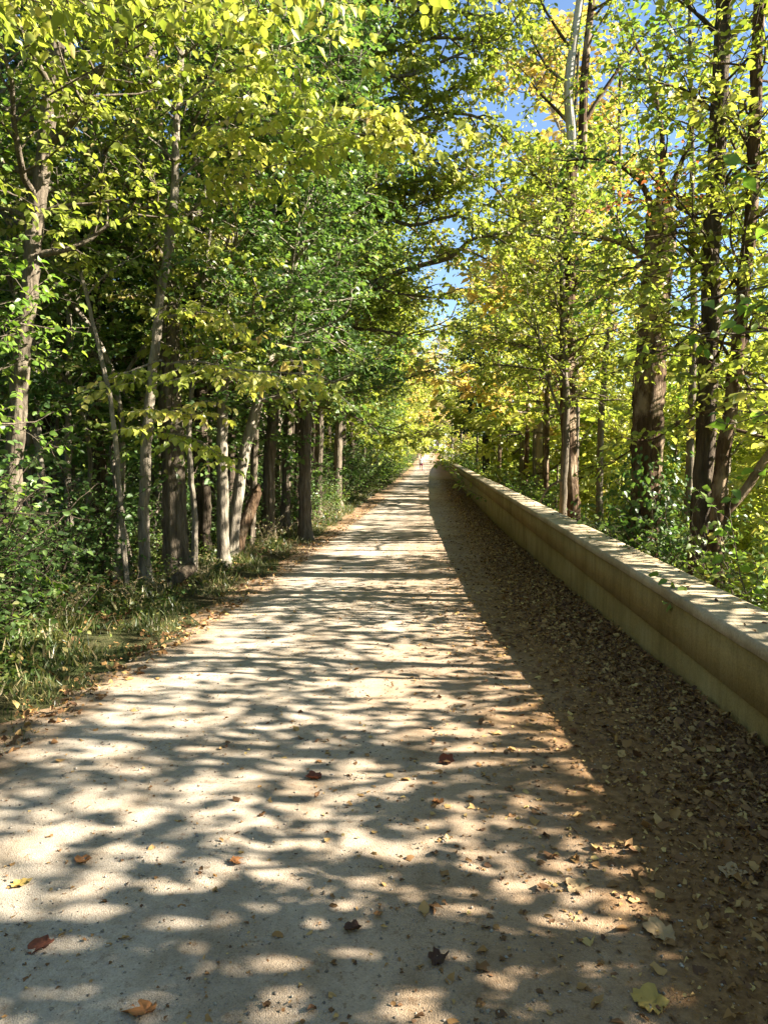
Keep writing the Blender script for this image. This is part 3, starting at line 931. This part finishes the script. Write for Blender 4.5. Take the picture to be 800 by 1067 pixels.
    b = base_of([(508, 480)], Y); b[2] = -1.2
    top = at(503, 300, Y)
    tp = t.trunk(np.array([b, (b + top) / 2, top]), .28, .03, k=10)
    for i in range(44):
        f = .32 + .66 * i / 44
        p = tp[int(f * (len(tp) - 1))]; az = i * 2.4
        L = 2.5 * (1.05 - f) * t.r.uniform(.6, 1.2) + .3
        lp = t.wander(p, np.array([math.cos(az), math.sin(az), .02]), L, 6, .08, -.08)
        t.tube(lp, np.linspace(.05 * (1.1 - f), .01, 6), 4)
        t.foliate(lp, dict(leaf=.30, leaf_gap=.10, sec_len=1.0, sec_gap=.22, twig_gap=.14, twig_len=.5, flat=.85, droop=.35, start=.1, sag=.15), .02, False)
    finish_tree(t, 'conifer_tree', b, 'dark ragged conifer beyond the wall with sparse layered boughs', 'tree', 'dark', 'needle', near=False, width=.7)


right_trees()

# ------------------------------------------------------------------ prototypes copied through the woods
def proto(seed, H, r, t0, n, L, spec, bark, leaf, name, lean=.3, far=True, el=(5, 55), bias=None):
    t = Tree(seed)
    b = np.zeros(3)
    pts = np.array([[0, 0, -.1], [t.r.normal(0, lean * .3), t.r.normal(0, lean * .3), H * .35], [t.r.normal(0, lean), t.r.normal(0, lean), H * .7], [t.r.normal(0, lean), t.r.normal(0, lean), H]])
    tp = t.trunk(pts, r, r * .3, k=10, step=.3)
    t.crown(tp, t0, n, L, spec, r * .3, wood=True, k=5, el=el, bias=bias)
    rt = root(name, (0, 0, -500), 'x', 'tree')
    t.build_wood('trunk', BARK[bark], rt, b)
    t.build_leaves('crown', LEAF[leaf], rt, b, not far)
    return rt


def shrub_proto(seed, h, n, leaf, leafm, size, near=False):
    t = Tree(seed)
    b = np.zeros(3)
    for j in range(n):
        az = t.r.uniform(0, 6.28); e = t.r.uniform(.5, 1.45)
        d = np.array([math.cos(az) * math.cos(e), math.sin(az) * math.cos(e), math.sin(e)])
        p = t.wander((t.r.normal(0, .12), t.r.normal(0, .12), -.03), d, h * t.r.uniform(.55, 1.15), 7, .17, .0)
        t.tube(p, np.linspace(.013, .004, 7), 4)
        t.foliate(p, dict(leaf=leaf, sec_len=.45 * size, sec_gap=.17, start=.15, twig_gap=.1, twig_len=.22, leaf_gap=.05), .008)
    rt = root('shrub', (0, 0, -500), 'x', 'shrub')
    t.build_wood('stem', BARK['dark'], rt, b)
    t.build_leaves('foliage', LEAF[leafm], rt, b, near)
    return rt


FILL = dict(leaf=.13, leaf_gap=.065, sec_len=1.25, sec_gap=.3, twig_gap=.11, twig_len=.42, twigwood=False)
used = {}


def put(pr, loc, rz, sc, label, group):
    key = pr.name
    if not used.get(key):
        used[key] = True
        pr.location = loc; pr.rotation_euler = (0, 0, rz); pr.scale = (sc,) * 3
        pr['label'] = label; pr['group'] = group
        return pr
    return dup(pr, loc, rz, sc, label, group)


def woods():
    r = np.random.default_rng(21)
    # left woods
    LP = [proto(101, 11, .13, .18, 26, 2.6, FILL, 'dark', 'dark', 'woodland_tree', el=(0, 50)),
          proto(102, 13, .16, .30, 26, 3.0, FILL, 'dark', 'mid', 'woodland_tree'),
          proto(103, 12, .12, .25, 24, 2.6, FILL, 'grey', 'olive', 'woodland_tree'),
          proto(104, 9, .09, .12, 26, 2.2, FILL, 'grey', 'dark', 'woodland_tree', el=(-5, 45))]
    keep_out = [(-2.9, 8.6), (-3.6, 10), (-3.3, 9.7), (-3.1, 10.6), (-4.2, 7.2), (-3.2, 11.4), (-2.7, 15), (-3.4, 14.5), (-3.3, 16)]
    n = 0
    for y in np.arange(7.5, 62, 2.6):
        for x in np.arange(-4.6, -21, -2.9):
            xx, yy = x + r.normal(0, .75), y + r.normal(0, .7)
            if xx > -4.0 or (yy < 10.5 and xx > -7) or any((xx - a) ** 2 + (yy - b) ** 2 < 1.0 for a, b in keep_out): continue
            if -xx / yy > 1.0: continue
            pr = LP[int(r.integers(0, 4))]
            edge_ = xx > -6.5
            put(pr, (xx, yy, float(terr(xx, yy))), r.uniform(0, 6.28), r.uniform(.8, 1.2),
                'leafy tree in the front rank of the woods bordering the verge' if edge_ else 'tree deep in the shaded woods left of the path',
                'front rank of the left woods' if edge_ else 'deep trees of the left woods')
            n += 1
    POLE = proto(105, 7.5, .045, .5, 14, 1.2, {**FILL, 'leaf': .09, 'sec_len': .6}, 'pale', 'mid', 'young_tree', lean=.7)
    for i in range(26):
        yy = r.uniform(9, 26); xx = -r.uniform(3.9, 4.6 + yy * .16)
        put(POLE, (xx, yy, float(terr(xx, yy))), r.uniform(0, 6.28), r.uniform(.75, 1.15), 'slim pale pole-like tree among the bigger trunks of the left woods', 'slim poles of the left woods')
    for y in np.arange(-22, 6, 3.4):
        for x in (-5.6, -9, -13):
            xx, yy = x + r.normal(0, .6), y + r.normal(0, .7)
            if yy > 2 and xx > -6.5: continue
            put(LP[int(r.integers(0, 4))], (xx, yy, float(terr(xx, yy))), r.uniform(0, 6.28), r.uniform(.9, 1.2), 'tree of the left woods beside or behind the viewer', 'woods behind the viewer')
    # verge line further along the path, left side: green then yellow
    YP_ = [proto(111, 9, .11, .12, 24, 2.6, {**FILL, 'leaf': .2}, 'grey', 'lime', 'woodland_tree', el=(0, 50)),
           proto(112, 10, .12, .15, 24, 2.8, {**FILL, 'leaf': .2}, 'grey', 'yellow', 'woodland_tree', el=(0, 50)),
           proto(113, 10, .12, .2, 22, 2.6, {**FILL, 'leaf': .2}, 'pale', 'peach', 'woodland_tree', el=(0, 50)),
           proto(114, 11, .13, .2, 22, 2.6, {**FILL, 'leaf': .2, 'keep': .8}, 'pale', 'tan', 'woodland_tree', el=(10, 60))]
    for y in np.arange(42, 150, 4.5):
        yy = y + r.normal(0, 1); xx = -4.6 - abs(r.normal(0, .8))
        pr = LP[(0, 1, 2)[int(r.integers(0, 3))]] if y < 60 else YP_[int(r.choice([0, 1, 1, 0, 2]))]
        put(pr, (xx, yy, float(terr(xx, yy))), r.uniform(0, 6.28), r.uniform(.75, 1.0), 'distant green tree leaning over the far path from its left verge' if y < 60 else 'distant sunlit yellow tree over the far path on its left side',
            'far verge trees, green' if y < 60 else 'far verge trees, yellow')
    CP = proto(115, 14, .17, .28, 34, 4.6, {**FILL, 'leaf': .12, 'keep': .8}, 'dark', 'olive', 'spreading_tree', el=(5, 45), bias=(0, .6))
    for k, (x, y, sc, lab) in enumerate(((-4.0, 19.5, 1.05, 'tall olive-leaved tree spreading over the path beyond the arching one'), (-4.2, 25, 1.15, 'second tall olive-leaved tree past the arching one'),
                                 (-4.1, 32, 1.15, 'tall olive-leaved tree where the verge bushes thicken'), (-4.6, 40, 1.2, 'farthest of the tall olive-leaved trees on the left verge'))):
        put(CP, (x, y, float(terr(x, y))), (.2, -.3, .1, -.1)[k], sc, lab, 'tall spreading trees on the left')
    for k, (x, y, sc, lab) in enumerate(((4.6, 29, 1.6, 'tall yellow-green tree right of the far path beneath the sky gap'), (5.4, 44, 1.9, 'tall yellow-green tree behind the conifer'), (5.0, 60, 2.0, 'far tall yellow-green tree behind the end of the wall'))):
        dup(YP_[0], (x, y, float(terr(x, y))), 1.3 * k, sc, lab, 'tall trees behind the far wall')
    for k, (x, y, sc, q, lab) in enumerate(((-4.6, 56, 1.7, 1, 'tall golden tree hanging over the far path short of the walker'), (-4.6, 66, 2.0, 1, 'tall glowing yellow tree leaning over the far path'), (-4.0, 84, 2.1, 2, 'broad peach-gold tree near the walker'),
                                    (-3.6, 104, 2.2, 1, 'large yellow tree past the walker on the verge'), (4.2, 100, 2.0, 1, 'yellow tree at the far end of the wall'), (3.4, 124, 2.1, 3, 'bare pinkish tan tree just past the end of the wall'), (-2.0, 150, 2.2, 1, 'tall yellow tree straight above the end of the path'))):
        dup(YP_[q], (x, y, float(terr(x, y))), 1.9 * k, sc, lab, 'large autumn trees framing the end of the path')
    # closing the view where the path ends
    for i in range(34):
        yy = r.uniform(150, 215); xx = r.uniform(-22, 16)
        pr = YP_[int(r.choice([1, 1, 2, 3, 3, 0]))]
        put(pr, (xx, yy, float(terr(xx, yy))), r.uniform(0, 6.28), r.uniform(1.2, 2.0), 'pale autumn tree closing the view at the end of the path', 'autumn trees at the end of the path')
    # river-bank trees behind the wall
    BP = [proto(121, 12, .10, .38, 22, 2.3, {**FILL, 'leaf': .125, 'keep': .48}, 'grey', 'lime', 'riverside_tree'),
          proto(122, 14, .12, .42, 22, 2.5, {**FILL, 'leaf': .125, 'keep': .48}, 'brown', 'yellow', 'riverside_tree'),
          proto(123, 11, .08, .35, 20, 2.2, {**FILL, 'leaf': .125, 'keep': .5}, 'grey', 'bright', 'riverside_tree')]
    NP = proto(124, 9, .09, .2, 30, 2.4, {**FILL, 'leaf': .15, 'keep': .42}, 'grey', 'lime', 'riverside_tree', el=(-5, 50))
    for x, y in ((4.6, .4), (6.0, 2.4), (5.0, 1.5), (7.2, 1.2), (5.6, 5.0), (6.2, 7.2), (5.9, 3.9)):
        put(NP, (x, y, float(terr(x, y))), r.uniform(0, 6.28), r.uniform(.85, 1.1), 'riverside tree just out of frame whose shade dapples the near path', 'near shade trees')
    for x, y in ((5, -4), (7.5, -6), (5.2, -9), (8, -12), (5, -15), (7, -19)):
        put(NP, (x, y, float(terr(x, y))), r.uniform(0, 6.28), 1.2, 'riverside tree behind the viewer', 'riverside trees behind the viewer')
    SLP = [proto(125, 8.5, .08, .1, 34, 2.4, {**FILL, 'leaf': .16}, 'grey', 'yellow', 'riverside_tree', el=(-5, 50)),
           proto(126, 8.5, .08, .1, 34, 2.4, {**FILL, 'leaf': .16}, 'grey', 'lime', 'riverside_tree', el=(-5, 50)),
           proto(127, 7.5, .08, .1, 34, 2.2, {**FILL, 'leaf': .16}, 'grey', 'bright', 'riverside_tree', el=(-5, 50))]
    for y in np.arange(13, 120, 3.2):
        for x in (8.6, 11.5, 15):
            xx, yy = x + r.normal(0, .7), y + r.normal(0, .9)
            if xx / yy > .8: continue
            put(SLP[int(r.choice([0, 0, 1, 1, 2]))], (xx, yy, max(-4.2, float(terr(xx, yy)))), r.uniform(0, 6.28), r.uniform(.85, 1.2), 'low bushy yellow-green tree down the slope by the water', 'low trees by the water')
    spots = []
    for y in np.r_[12., 17.5, np.arange(21, 40, 4.5), np.arange(40, 60, 7.0)]:
        for x in (4.2, 7.6):
            if x > 6 and int(y * 10) % 2: continue
            spots.append((x + r.normal(0, .6), y + r.normal(0, .8)))
    for x, y in spots:
        near_ = y < 20
        put(BP[int(r.integers(0, 3))], (x, y, float(terr(x, y))), r.uniform(0, 6.28), r.uniform(.85, 1.15),
            'slim riverside tree on the slope close behind the near wall' if near_ else 'slim yellow-green riverside tree behind the far wall', 'near riverside trees' if near_ else 'far riverside trees')
    # far bank
    FP = [proto(131, 12, .16, .12, 24, 3.4, {**FILL, 'leaf': .2, 'leaf_gap': .13, 'twig_gap': .22, 'sec_gap': .5, 'sec_len': 1.6}, 'grey', 'yellow', 'far_bank_tree', el=(0, 55)),
          proto(132, 13, .16, .12, 24, 3.6, {**FILL, 'leaf': .2, 'leaf_gap': .13, 'twig_gap': .22, 'sec_gap': .5, 'sec_len': 1.6}, 'grey', 'lime', 'far_bank_tree', el=(0, 55)),
          proto(133, 12, .15, .12, 24, 3.4, {**FILL, 'leaf': .2, 'leaf_gap': .13, 'twig_gap': .22, 'sec_gap': .5, 'sec_len': 1.6}, 'grey', 'mid', 'far_bank_tree', el=(0, 55))]
    for y in np.arange(14, 150, 5.0):
        for x in (30, 36, 44):
            xx, yy = x + r.normal(0, 1.2), y + r.normal(0, 1.5)
            if xx / yy > .85: continue
            put(FP[int(r.choice([0, 0, 1, 1, 2]))], (xx, yy, float(terr(xx, yy))), r.uniform(0, 6.28), r.uniform(1.0, 1.4), 'sunlit yellow-green tree on the far bank of the river', 'trees on the far river bank')
    # peach-coloured tree below the patch of blue sky
    for (x, y, s, k, lab) in ((5.0, 33, 2.15, 2, 'peach and gold tree glowing below the patch of blue sky'), (-2.5, 128, 1.1, 1, 'bright yellow tree standing over the end of the path'), (1.2, 170, 2.3, 3, 'bare-looking greyish pink tree high over the vanishing point')):
        dup(YP_[k], (x, y, float(terr(x, y))), 1.0, s, lab, 'single autumn trees')
    # shrubs: left woods floor, verge hedge along the far path, wall foot
    SP = [shrub_proto(141, 1.5, 14, .075, 'dark', 1), shrub_proto(142, 1.2, 13, .08, 'mid', 1), shrub_proto(143, 1.8, 15, .07, 'dark', 1.2), shrub_proto(144, 1.3, 12, .075, 'bright', 1)]
    for i in range(70):
        yy = r.uniform(4.2, 40); xx = -r.uniform(4.0, 5.2 + yy * .22)
        if -xx / yy > .85: continue
        put(SP[int(r.choice([0, 1, 2, 2, 0]))], (xx, yy, float(terr(xx, yy))), r.uniform(0, 6.28), r.uniform(.6, 1.15), 'low dark green bush on the floor of the left woods', 'bushes in the left woods')
    for y in np.arange(17, 95, 1.9):
        yy = y + r.normal(0, .4); xx = -3.55 - abs(r.normal(0, .35)) - (0.3 if y > 50 else 0)
        put(SP[int(r.choice([1, 2, 3, 0]))], (xx, yy, float(terr(xx, yy))), r.uniform(0, 6.28), r.uniform(.6, 1.2) * (1.0 + y / 110), 'green bush in the row lining the left verge further along', 'bushes lining the far left verge')
    for y in np.arange(8.2, 90, 1.7):
        yy = y + r.normal(0, .4); xx = 3.0 + abs(r.normal(0, .6))
        put(SP[int(r.choice([0, 1, 3, 3]))], (xx, yy, float(terr(xx, yy))), r.uniform(0, 6.28), r.uniform(.8, 1.3) * (1.0 + y / 130), 'leafy bush on the river slope showing above the wall', 'bushes behind the wall')
    t = Tree(151); bz = np.zeros(3)
    for j in range(7):
        d = unit(np.r_[t.r.normal(0, .35, 2), 1]); p = t.wander(np.r_[t.r.normal(0, .07, 2), -.02], d, t.r.uniform(.35, .8), 6, .12, -.05)
        t.tube(p, np.linspace(.005, .002, 6), 4)
        t.foliate(p, dict(leaf=.05, sec_len=.13, sec_gap=.09, start=.3, twig_gap=.05, twig_len=.08, leaf_gap=.04, droop=.6, keep=.6), .003)
    dw = root('dry_weed', (0, 0, -500), 'x', 'weed')
    t.build_wood('stem', mat_plain('dry_stalk', (.27, .205, .12)), dw, bz); t.build_leaves('foliage', LEAF['grass'], dw, bz)
    for i in range(40):
        yy = 6.5 + 26 * r.random() ** 1.3; xx = -2.75 - abs(r.normal(0, .5)) - max(0, yy - 6) / 40
        put(dw, (xx, yy, float(terr(xx, yy))), r.uniform(0, 6.28), r.uniform(.4, .85), 'dry tan-stalked weed standing in the grass of the left verge', 'dry weeds on the verge')
    print('left trees', n)


woods()

# ------------------------------------------------------------------ verge, forest floor cover and fallen leaves
def stuff():
    r = np.random.default_rng(31)
    # grass blades and small weeds on the left verge
    n = 110000
    y = 1.2 + 60 * r.random(n) ** 2.0
    wv = 1.5 + .2 * np.sin(y)
    x = -2.27 - .1 * np.sin(y * 1.3) - np.clip((y - 6) / 40, 0, .5) - r.random(n) ** 1.3 * wv
    cl = np.sin(x * 5 + y * 3.1) + np.sin(y * 6.3 - x * 2) + r.normal(0, .8, n)
    k = cl > .3
    x, y, cl = x[k], y[k], cl[k]
    n = len(x)
    d = unit(np.c_[r.normal(0, .6, n), r.normal(0, .6, n), np.ones(n)])
    P = np.c_[x, y, terr(x, y)]
    S = r.uniform(.05, .22, n) * np.clip((-2.4 - x) * 1.0 + .35, .3, 1.1)
    V, Fc, tn = leaves_mesh(P, d, unit(r.normal(0, 1, (n, 3))), S, np.clip(r.random(n) * .7 + (r.random(n) < .12) * .5, 0, 1), False, .11)
    tag(mesh_obj('verge_grass', V, Fc, LEAF['grass'], tone=tn), 'grass and thin weeds along the left verge', kind='stuff')
    # broad low leaves
    n = 60000
    y = 1.2 + 45 * r.random(n) ** 1.9
    x = -2.75 - np.clip((y - 6) / 40, 0, .5) - r.random(n) ** 1.2 * (1.9 + y * .06)
    k = np.sin(x * 3.3 + 1) + np.sin(y * 2.3 + x) + r.normal(0, .9, n) > -.1
    x, y = x[k], y[k]; n = len(x)
    h = r.random(n) ** 1.5 * (.12 + .45 * np.clip((-3.1 - x) * .9, 0, 1))
    P = np.c_[x, y, terr(x, y) + h + .02]
    V, Fc, tn = leaves_mesh(P, unit(np.c_[r.normal(0, 1, (n, 2)), r.normal(-.2, .4, n)]), unit(UP + r.normal(0, .5, (n, 3))), r.uniform(.02, .06, n), r.random(n), True, 1.1)
    tag(mesh_obj('ground_cover', V, Fc, LEAF['weed'], tone=tn), 'low broad-leaved weeds covering the verge and wood floor', kind='stuff')
    # dead leaves: thick by the wall and along the left edge, sparse on the path
    def scatter(n, x, y, s, tone, lift=.0, curl=.5):
        curl = np.where((x > -2.1) & (x < .8), .2, .55)
        z = np.where((x > -2.45) & (x < 1.71), np.interp(y, YS, gz(YS)) + .0255 + relief_at(x, y), terr(x, y) + .015)
        P = np.c_[x, y, z + r.random(n) * lift * (np.abs(x + .6) > 1.3)]
        a = r.uniform(0, 6.28, n)
        D = unit(np.c_[np.cos(a), np.sin(a), r.normal(0, 1, n) * curl + .06])
        Nn = unit(np.c_[r.normal(0, 1, (n, 2)) * curl[:, None], np.ones(n)])
        return leaves_mesh(P, D, Nn, s, tone, True, r.uniform(.5, 1.6, (n, 1, 1)), .095)
    X, Y_, S, T = [], [], [], []
    for n, xf, yf, sf in (
            (26000, lambda n: 1.70 - np.abs(r.normal(0, .5, n)), lambda n: 1.4 + 11 * r.random(n) ** 1.3, (.006, .026)),
            (3600, lambda n: 1.70 - np.abs(r.normal(0, .55, n)), lambda n: 1.4 + 11 * r.random(n) ** 1.1, (.025, .058)),
            (14000, lambda n: 1.70 - np.abs(r.normal(0, .6, n)), lambda n: 6 + 50 * r.random(n) ** 1.3, (.02, .06)),
            (9000, lambda n: 1.69 - r.random(n) ** 1.7 * .45, lambda n: 2 + 30 * r.random(n) ** 1.4, (.012, .05)),
            (4200, lambda n: r.uniform(-2.3, 1.0, n), lambda n: 1.4 + 14 * r.random(n) ** 1.4, (.005, .018)),
            (1200, lambda n: np.clip(.55 - np.abs(r.normal(0, .9, n)), -2.3, 1), lambda n: 1.5 + 14 * r.random(n) ** 1.2, (.014, .038)),
            (150, lambda n: r.uniform(-2.3, 1.2, n), lambda n: 1.6 + 14 * r.random(n) ** 1.2, (.03, .055)),
            (3000, lambda n: -2.1 - np.abs(r.normal(0, .3, n)), lambda n: 1.6 + 30 * r.random(n) ** 1.5, (.012, .06)),
            (9000, lambda n: -2.9 - 5 * r.random(n), lambda n: 1.5 + 25 * r.random(n), (.04, .09)),
            (260, lambda n: 2.1 - .36 * r.random(n) ** 1.5, lambda n: 2.8 + 25 * r.random(n), (.02, .05))):
        x = xf(n); y = yf(n)
        X.append(x); Y_.append(y); S.append(r.uniform(*sf, n)); T.append(np.clip(r.beta(1.3, 1.6, n), 0, 1))
    x, y, s, tn = (np.concatenate(v) for v in (X, Y_, S, T))
    V, Fc, tt = scatter(len(x), x, y, s, tn, .006)
    m = 260 * 9
    V[-m:, 2] += (.557 - np.repeat(gz(y[-260:]) * 0 + terr(x[-260:], y[-260:]) + .02, 9))
    tag(mesh_obj('leaf_litter', V, Fc, LEAF['litter'], tone=tt), 'dry brown fallen leaves on the path, against the wall and on the wood floor', kind='stuff')


stuff()


def pebbles():
    r = np.random.default_rng(51)
    n = 11000
    x = r.uniform(-2.35, 1.3, n); y = 1.3 + 8 * r.random(n) ** 1.7
    s = .0022 + .005 * r.random(n) ** 3
    z = np.interp(y, YS, gz(YS)) + .022 + relief_at(x, y) + s * .3
    O = np.array([[1, 0, 0], [0, 1, 0], [-1, 0, 0], [0, -1, 0], [0, 0, .7], [0, 0, -.7]])
    a = r.uniform(0, 6.28, n); ca, sa = np.cos(a)[:, None], np.sin(a)[:, None]
    V = (O[None] + r.normal(0, .22, (n, 6, 3))) * s[:, None, None]
    V = np.stack([V[..., 0] * ca - V[..., 1] * sa, V[..., 0] * sa + V[..., 1] * ca, V[..., 2]], -1) + np.stack([x, y, z], -1)[:, None]
    Fq = np.array([[0, 1, 4], [1, 2, 4], [2, 3, 4], [3, 0, 4], [1, 0, 5], [2, 1, 5], [3, 2, 5], [0, 3, 5]])
    m, nt, N, L = new_mat('loose_stone')
    at_ = nd(nt, 'ShaderNodeAttribute', attribute_name='tone')
    rr = ramp(nt, [(0, (.12, .095, .07)), (.6, (.27, .235, .19)), (1, (.42, .38, .32))]); L.new(at_.outputs['Fac'], rr.inputs[0])
    finish(nt, rr.outputs[0], .85)
    o = mesh_obj('gravel', V.reshape(-1, 3), (Fq[None] + (np.arange(n) * 6)[:, None, None]).reshape(-1, 3), m, tone=np.repeat(r.random(n), 6))
    tag(o, 'loose small stones on the near path', kind='stuff')


pebbles()


def single_leaves():
    mats = {'red': mat_plain('fallen_leaf_red', (.19, .062, .032)), 'yellow': mat_plain('fallen_leaf_yellow', (.42, .29, .08)), 'orange': mat_plain('fallen_leaf_orange', (.36, .15, .05)), 'tan': mat_plain('fallen_leaf_tan', (.36, .25, .13)), 'dark': mat_plain('fallen_leaf_dark', (.07, .035, .022))}
    L = [(467, 797, .11, 'red', 'dark red curled leaf standing up in the sun in the middle of the path'),
         (325, 815, .10, 'red', 'reddish-brown leaf on the sunlit patch left of the red curled leaf'),
         (20, 929, .085, 'yellow', 'clean yellow leaf lying on pale gravel by the left edge'),
         (88, 905, .09, 'orange', 'orange-brown leaf on the shaded gravel right of the yellow leaf'),
         (46, 992, .10, 'red', 'long rust-red leaf on sunlit gravel below the yellow leaf'),
         (150, 1062, .12, 'orange', 'orange-red leaf cut off by the bottom edge'),
         (600, 932, .12, 'tan', 'large tan leaf lying flat at the shade edge of the path'),
         (690, 980, .13, 'tan', 'crumpled pinkish leaf heap catching sun near the bottom right'),
         (760, 918, .13, 'tan', 'broad pale leaf among litter below the wall'),
         (678, 1055, .14, 'yellow', 'big yellowish leaf among litter at the bottom edge'),
         (455, 840, .07, 'orange', 'small orange leaf on the sunlit strip below the red curled leaf'),
         (246, 905, .08, 'orange', 'small brown-orange leaf in the shade left of centre'),
         (370, 975, .08, 'dark', 'dark curled leaf casting a shadow in the near middle of the path'),
         (455, 1010, .09, 'dark', 'blackish curled leaf lying nearest the bottom middle')]
    r = np.random.default_rng(41)
    for px, py, s, c, lab in L:
        g = ground_at(px, py)
        a = r.uniform(0, 6.28)
        # lobed outline, cupped and wrinkled
        n = 22; th = np.linspace(0, 2 * math.pi, n, endpoint=False)
        rad = (.5 + .07 * np.cos(th * 5 + .3) + r.normal(0, .035, n)) * (1 - .25 * np.cos(th))
        up = .35 if 'curled' in lab else .14
        rings = [(0, 0)] + [(k, 0) for k in ()]
        V = [(0, 0, 0)]
        for f in (.35, .7, 1.0):
            for i in range(n):
                x_, y_ = rad[i] * f * math.cos(th[i]), rad[i] * f * math.sin(th[i]) * .8
                V.append((x_, y_, up * (f ** 2) * (abs(y_) * 1.6 + .15) + r.normal(0, .05) * f))
        V = np.array(V) * s * .75
        Fc = [(0, 1 + i, 1 + (i + 1) % n, 1 + (i + 1) % n) for i in range(n)]
        tri = np.array([(0, 1 + i, 1 + (i + 1) % n) for i in range(n)])
        quads = np.array([(1 + q * n + i, 1 + (q + 1) * n + i, 1 + (q + 1) * n + (i + 1) % n, 1 + q * n + (i + 1) % n) for q in range(2) for i in range(n)])
        tq = np.array([[f_[0], f_[1], f_[2]] for f_ in quads] + [[f_[0], f_[2], f_[3]] for f_ in quads])
        o = mesh_obj('fallen_leaf', V, np.vstack([tri, tq]), mats[c], smooth=True)
        o.location = (g.x, g.y, pz(g.x, g.y) + .004)
        o.rotation_euler = (r.normal(0, .12) + (.5 if 'standing' in lab else 0), r.normal(0, .12), a)
        tag(o, lab, 'leaf', 'fallen leaves on the path')


single_leaves()

# ------------------------------------------------------------------ the walker far along the path
def person():
    x, y = -1.17, 78.0
    base = Vector((x, y, float(gz(y)) + .03))
    rt = root('person', base, 'person in white top and dark pink shorts walking far down the path', 'person')

    def skin(name, verts, edges, radii, mat, sub=2):
        me = bpy.data.meshes.new(name)
        me.from_pydata(verts, edges, [])
        o = bpy.data.objects.new(name, me); COL.objects.link(o); o.parent = rt
        m = o.modifiers.new('skin', 'SKIN')
        for sv, r_ in zip(me.skin_vertices[0].data, radii):
            sv.radius = (r_, r_) if isinstance(r_, (int, float)) else r_
        me.skin_vertices[0].data[0].use_root = True
        s = o.modifiers.new('sub', 'SUBSURF'); s.levels = s.render_levels = sub
        me.materials.append(mat)
        return o
    skn = mat_plain('skin_tone', (.45, .28, .20), .6)
    V = [(0, 0, .95), (0, 0, 1.15), (0, -.01, 1.38), (0, 0, 1.47), (0, -.01, 1.56), (0, -.015, 1.68),
         (-.09, 0, .88), (-.10, -.14, .50), (-.10, -.10, .09), (-.10, -.22, .04),
         (.09, 0, .88), (.10, .10, .50), (.10, .28, .13), (.10, .18, .05),
         (-.18, 0, 1.36), (-.23, .08, 1.10), (-.21, -.05, .88), (-.21, -.10, .80), (.18, 0, 1.36), (.23, -.06, 1.10), (.21, -.22, .92), (.21, -.28, .86)]
    E = [(0, 1), (1, 2), (2, 3), (3, 4), (4, 5), (0, 6), (6, 7), (7, 8), (8, 9), (0, 10), (10, 11), (11, 12), (12, 13), (2, 14), (14, 15), (15, 16), (16, 17), (2, 18), (18, 19), (19, 20), (20, 21)]
    R = [.13, .12, .13, .055, .085, .08, .085, .06, .04, .035, .085, .06, .04, .035, .055, .04, .032, .03, .055, .04, .032, .03]
    skin('body', V, E, R, skn)
    skin('shirt', [(0, 0, 1.0), (0, 0, 1.18), (0, -.01, 1.38), (-.18, 0, 1.36), (-.215, .04, 1.20), (.18, 0, 1.36), (.215, -.04, 1.20), (0, 0, .92)],
         [(0, 1), (1, 2), (2, 3), (3, 4), (2, 5), (5, 6), (0, 7)], [.155, .15, .155, .08, .065, .08, .065, .15], mat_plain('white_cotton', (.78, .77, .78)))
    skin('shorts', [(0, 0, .93), (-.09, 0, .86), (-.10, -.10, .60), (.09, 0, .86), (.10, .07, .60)], [(0, 1), (1, 2), (0, 3), (3, 4)], [.15, .115, .09, .115, .09], mat_plain('plum_cloth', (.22, .03, .08)))
    skin('hair', [(0, .02, 1.66), (0, .03, 1.73), (0, .05, 1.60)], [(0, 1), (0, 2)], [.095, .075, .06], mat_plain('dark_hair', (.04, .025, .018)))
    for sx, yy in ((-.10, -.16), (.10, .22)):
        skin('shoe', [(sx, yy + .08, .05), (sx, yy - .08, .04)], [(0, 1)], [.055, .045], mat_plain('pink_shoe', (.5, .15, .22)))


person()
